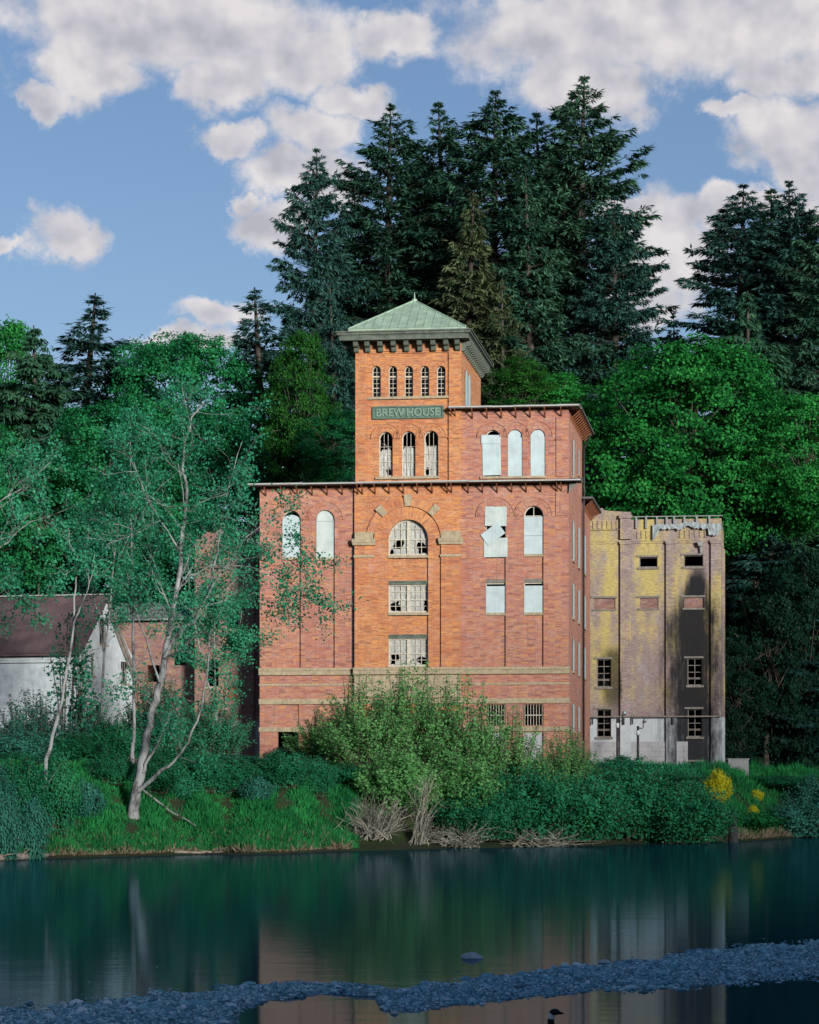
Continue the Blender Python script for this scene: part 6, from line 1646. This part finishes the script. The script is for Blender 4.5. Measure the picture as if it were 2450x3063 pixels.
dead_shrub('bare roots and twigs trailing into the water right of the tangle', 1370, 142.2, 1.5, 2.8, 46, 311, .0)
dead_shrub('low dead branches under the bramble mounds', 1620, 145.8, 1.0, 3.6, 36, 313, .0)
dead_shrub('few thin bare twigs at the water left of the wooden post', 2060, 157.5, 1.2, 2.4, 34, 317, .0)

# grass and straw
def blades(n, xr, dr, h, seed, bend=.35, power=1.0):
    r = np.random.RandomState(seed); x = r.uniform(*xr, n); d = dr[0] + (dr[1] - dr[0]) * r.rand(n) ** power; y = bank_y(x) + d
    C = np.stack([x, y, ground(x, y) - .04], -1); dirv_ = nrm(np.stack([r.normal(0, bend, n), r.normal(0, bend, n), np.ones(n)], -1))
    wv_ = nrm(np.cross(dirv_, r.normal(0, 1, (n, 3)))); L = h * r.uniform(.35, 1.25, n) * (.72 + .30 * np.sin(x * 1.7 + y * .8) + .28 * np.sin(x * 4.1 - y * 2.3) * np.sin(y * 1.9 + x))
    return np_mesh('grass', *cards(C, dirv_, wv_, L, r.uniform(.035, .075, n)))
tag(link_mesh('grass', blades(70000, (-21.5, -2.6), (.25, 13), .55, 401, .42, 1.25), M['grass']), 'long bright green grass on the left river bank', 'grass', kind='stuff')
tag(link_mesh('grass', blades(22000, (19.0, 34.0), (.8, 16), .7, 403, .35), M['grass']), 'long green grass on the right river bank', 'grass', kind='stuff')
tag(link_mesh('dry_grass', blades(6500, (-21.5, -3.0), (.05, 4.5), .5, 407, .65, 2.0), M['straw']), 'bleached dry grass along the left waterline', 'grass', kind='stuff')
tag(link_mesh('dry_grass', blades(5200, (19.4, 33.0), (.05, 2.6), .7, 409, .7), M['straw']), 'bleached dry straw hanging over the right waterline', 'grass', kind='stuff')
tag(link_mesh('ground_weeds', blades(26000, (-3.5, 21), (6, 22), .7, 411, .5), M['fol_bramble']), 'weeds between the shrubs in front of the buildings', 'weeds', kind='stuff')

# wooden post, rock, driftwood
D = 157.6; u = 2193; x = (u - CX) / F * D
mb = MB(); rr = random.Random(2); n = 12
rings = [(-.8, .30), (0.0, .29), (.7, .275), (1.5, .26), (1.78, .25)]
mb.tube([(0, 0, z) for z, _ in rings], [q for _, q in rings], n)
me_o = mb.build('wooden_post', M['old_post']); me_o.location = (x, D, 0)
for v in me_o.data.vertices:
    if v.co.z > 1.7: v.co.z += .16 * noise.noise((v.co.x * 5, v.co.y * 5, 1))
    k = 1 + .10 * noise.noise((math.atan2(v.co.y, v.co.x) * 2.0, v.co.z, 3)); v.co.x *= k; v.co.y *= k
tag(me_o, 'weathered upright wooden post standing in the water at the right bank', 'post')

def blob_rock(name, label, u, vwl, wpx, hpx, seed):
    Dr = CAMH * F / (vwl - HV); s = Dr / F; iv, if_ = ico(); mb_ = bpy.data.meshes.new(name)
    import bmesh
    bm = bmesh.new(); bmesh.ops.create_icosphere(bm, subdivisions=3, radius=1.0)
    for v in bm.verts:
        k = 1 + .22 * noise.noise(v.co * 1.3 + Vector((seed, 0, 0))) + .08 * noise.noise(v.co * 4 + Vector((seed, 2, 0)))
        v.co = Vector((v.co.x * wpx * s / 2 * k * (1 if v.co.x < 0 else 1.15), v.co.y * wpx * s / 3 * k, v.co.z * hpx * s * k * (1 - .45 * max(0, v.co.x))))
    bm.to_mesh(mb_); bm.free()
    o = link_mesh(name, mb_, M['stone_grey'], None, True); o.location = ((u - CX) / F * Dr, Dr, -.01); tag(o, label, 'rock'); return o
blob_rock('rock', 'single pale wedge-shaped rock breaking the river surface', 1411, 2866, 66, 21, 3)
blob_rock('rock', 'small dark rock at the upper edge of the gravel bar', 1810, 2880, 42, 12, 7)
blob_rock('rock', 'pale stone near the front left of the gravel', 1180, 3052 - 20, 26, 14, 11)
blob_rock('rock', 'pale stone at the left end of the gravel waterline', 188, 3006, 26, 15, 15)

def log_thing(name, label, pts, rad, mat='driftwood', cat='log', branches=0, seed=1):
    r = np.random.RandomState(seed); P = [Vector(p) for p in pts]; o0 = P[0].copy(); mb = MB()
    fine = []
    for i in range(len(P) - 1):
        for k in range(4): fine.append(P[i].lerp(P[i + 1], k / 4) - o0 + Vector(r.normal(0, .02, 3)))
    fine.append(P[-1] - o0); n = len(fine)
    mb.tube(fine, [rad * (1 - .6 * i / n) * (1 + .12 * r.rand()) for i in range(n)], 8)
    for k in range(branches):
        i = r.randint(1, n - 1); d = Vector(r.normal(0, 1, 3)); d.z = abs(d.z) * .6; d.normalize(); l = r.uniform(.3, .9); mb.tube([fine[i], fine[i] + d * l * .5 + Vector((0, 0, .04)), fine[i] + d * l], [rad * .3, rad * .2, .006], 5)
    ob = mb.build(name, M[mat], None, True); ob.location = o0; tag(ob, label, cat); return ob
def wl(u, off=.0, z=.10):
    for it in range(1):
        D_ = 100.0
        for D_ in np.arange(95, 200, .2):
            if D_ >= float(bank_y((u - CX) / F * D_)): break
    p = ray(u, 2400, D_ + off); return Vector((p.x, p.y, z))
log_thing('drift_log', 'grey drift log lying at the waterline, far left', [wl(-20, -.3, .12), wl(60, -.4, .16), wl(150, -.2, .14)], .20, branches=4, seed=3)
log_thing('drift_log', 'dark thin log along the waterline below the big alder', [wl(520, -.2, .08), wl(600, -.35, .10), wl(665, -.1, .10)], .09, branches=3, seed=5)
log_thing('fallen_branch', 'bare fallen branch slanting from the alder foot down the grass', [on_ground(418, 2395) + Vector((0, 0, .55)), on_ground(500, 2445) + Vector((0, 0, .35)), on_ground(585, 2485) + Vector((0, 0, .15))], .055, 'bark_alder', 'branch', 4, 7)
log_thing('drift_log', 'pale forked driftwood at the water right of the dead roots', [wl(1535, -.5, .05), wl(1560, -.3, .4), wl(1590, .3, .75)], .07, branches=3, seed=9)

# goose swimming close to the camera, only its head and neck reach into the picture
import bmesh
gD = 30.6; gx = (1577 - CX) / F * gD
goose = empty('goose', (gx, gD, 0)); tag(goose, 'black-headed goose with white cheek at the bottom edge', 'goose')
path = [(-.42, .10, .02, .02), (-.34, .12, .07, .05), (-.22, .12, .13, .10), (-.05, .11, .165, .13), (.12, .11, .155, .13), (.23, .14, .11, .11), (.275, .22, .06, .065), (.275, .32, .042, .045), (.27, .41, .036, .038), (.28, .465, .040, .044), (.31, .487, .042, .046), (.345, .482, .034, .036), (.375, .472, .020, .018), (.405, .466, .013, .009), (.425, .463, .004, .003)]
V = []; Fq = []; ng = 14
for i, (px_, pz_, rw_, rh_) in enumerate(path):
    a = path[max(i - 1, 0)]; b = path[min(i + 1, len(path) - 1)]; d = Vector((b[0] - a[0], 0, b[1] - a[1])).normalized(); up_ = Vector((-d.z, 0, d.x))
    for k in range(ng):
        t = 2 * math.pi * k / ng; q = Vector((px_, 0, pz_)) + Vector((0, 1, 0)) * math.cos(t) * rw_ + up_ * math.sin(t) * rh_; V.append(tuple(q))
for i in range(len(path) - 1):
    for k in range(ng): Fq.append((i * ng + k, i * ng + (k + 1) % ng, (i + 1) * ng + (k + 1) % ng, (i + 1) * ng + k))
me = np_mesh('body', V, Fq); body = link_mesh('body', me, [plain('goose_brown', (.16, .12, .09), .8), plain('goose_black', (.008, .008, .009), .6), plain('goose_white', (.75, .75, .72), .7)], goose, True)
for p in me.polygons:
    c = p.center; ring_i = p.index // ng
    p.material_index = 1 if ring_i >= 6 else 0
    if ring_i in (8, 9) and c.z < .455 and abs(c.y) > .012: p.material_index = 2
    if ring_i <= 1: p.material_index = 1
sub = body.modifiers.new('Subdivision', 'SUBSURF'); sub.levels = 1; sub.render_levels = 2
for s in (-1, 1):
    mb = MB(); pts = [Vector((.18 - .62 * t, s * (.145 * math.sin(math.pi * min(1, t * .8 + .2)) + .012), .13 + .045 * math.sin(math.pi * t))) for t in np.linspace(0, 1, 8)]
    mb.tube(pts, [.02, .06, .075, .075, .065, .05, .03, .008], 8); wg = mb.build('wing', bpy.data.materials['goose_brown'], goose, True)
goose.rotation_euler = (0, 0, math.radians(-8))
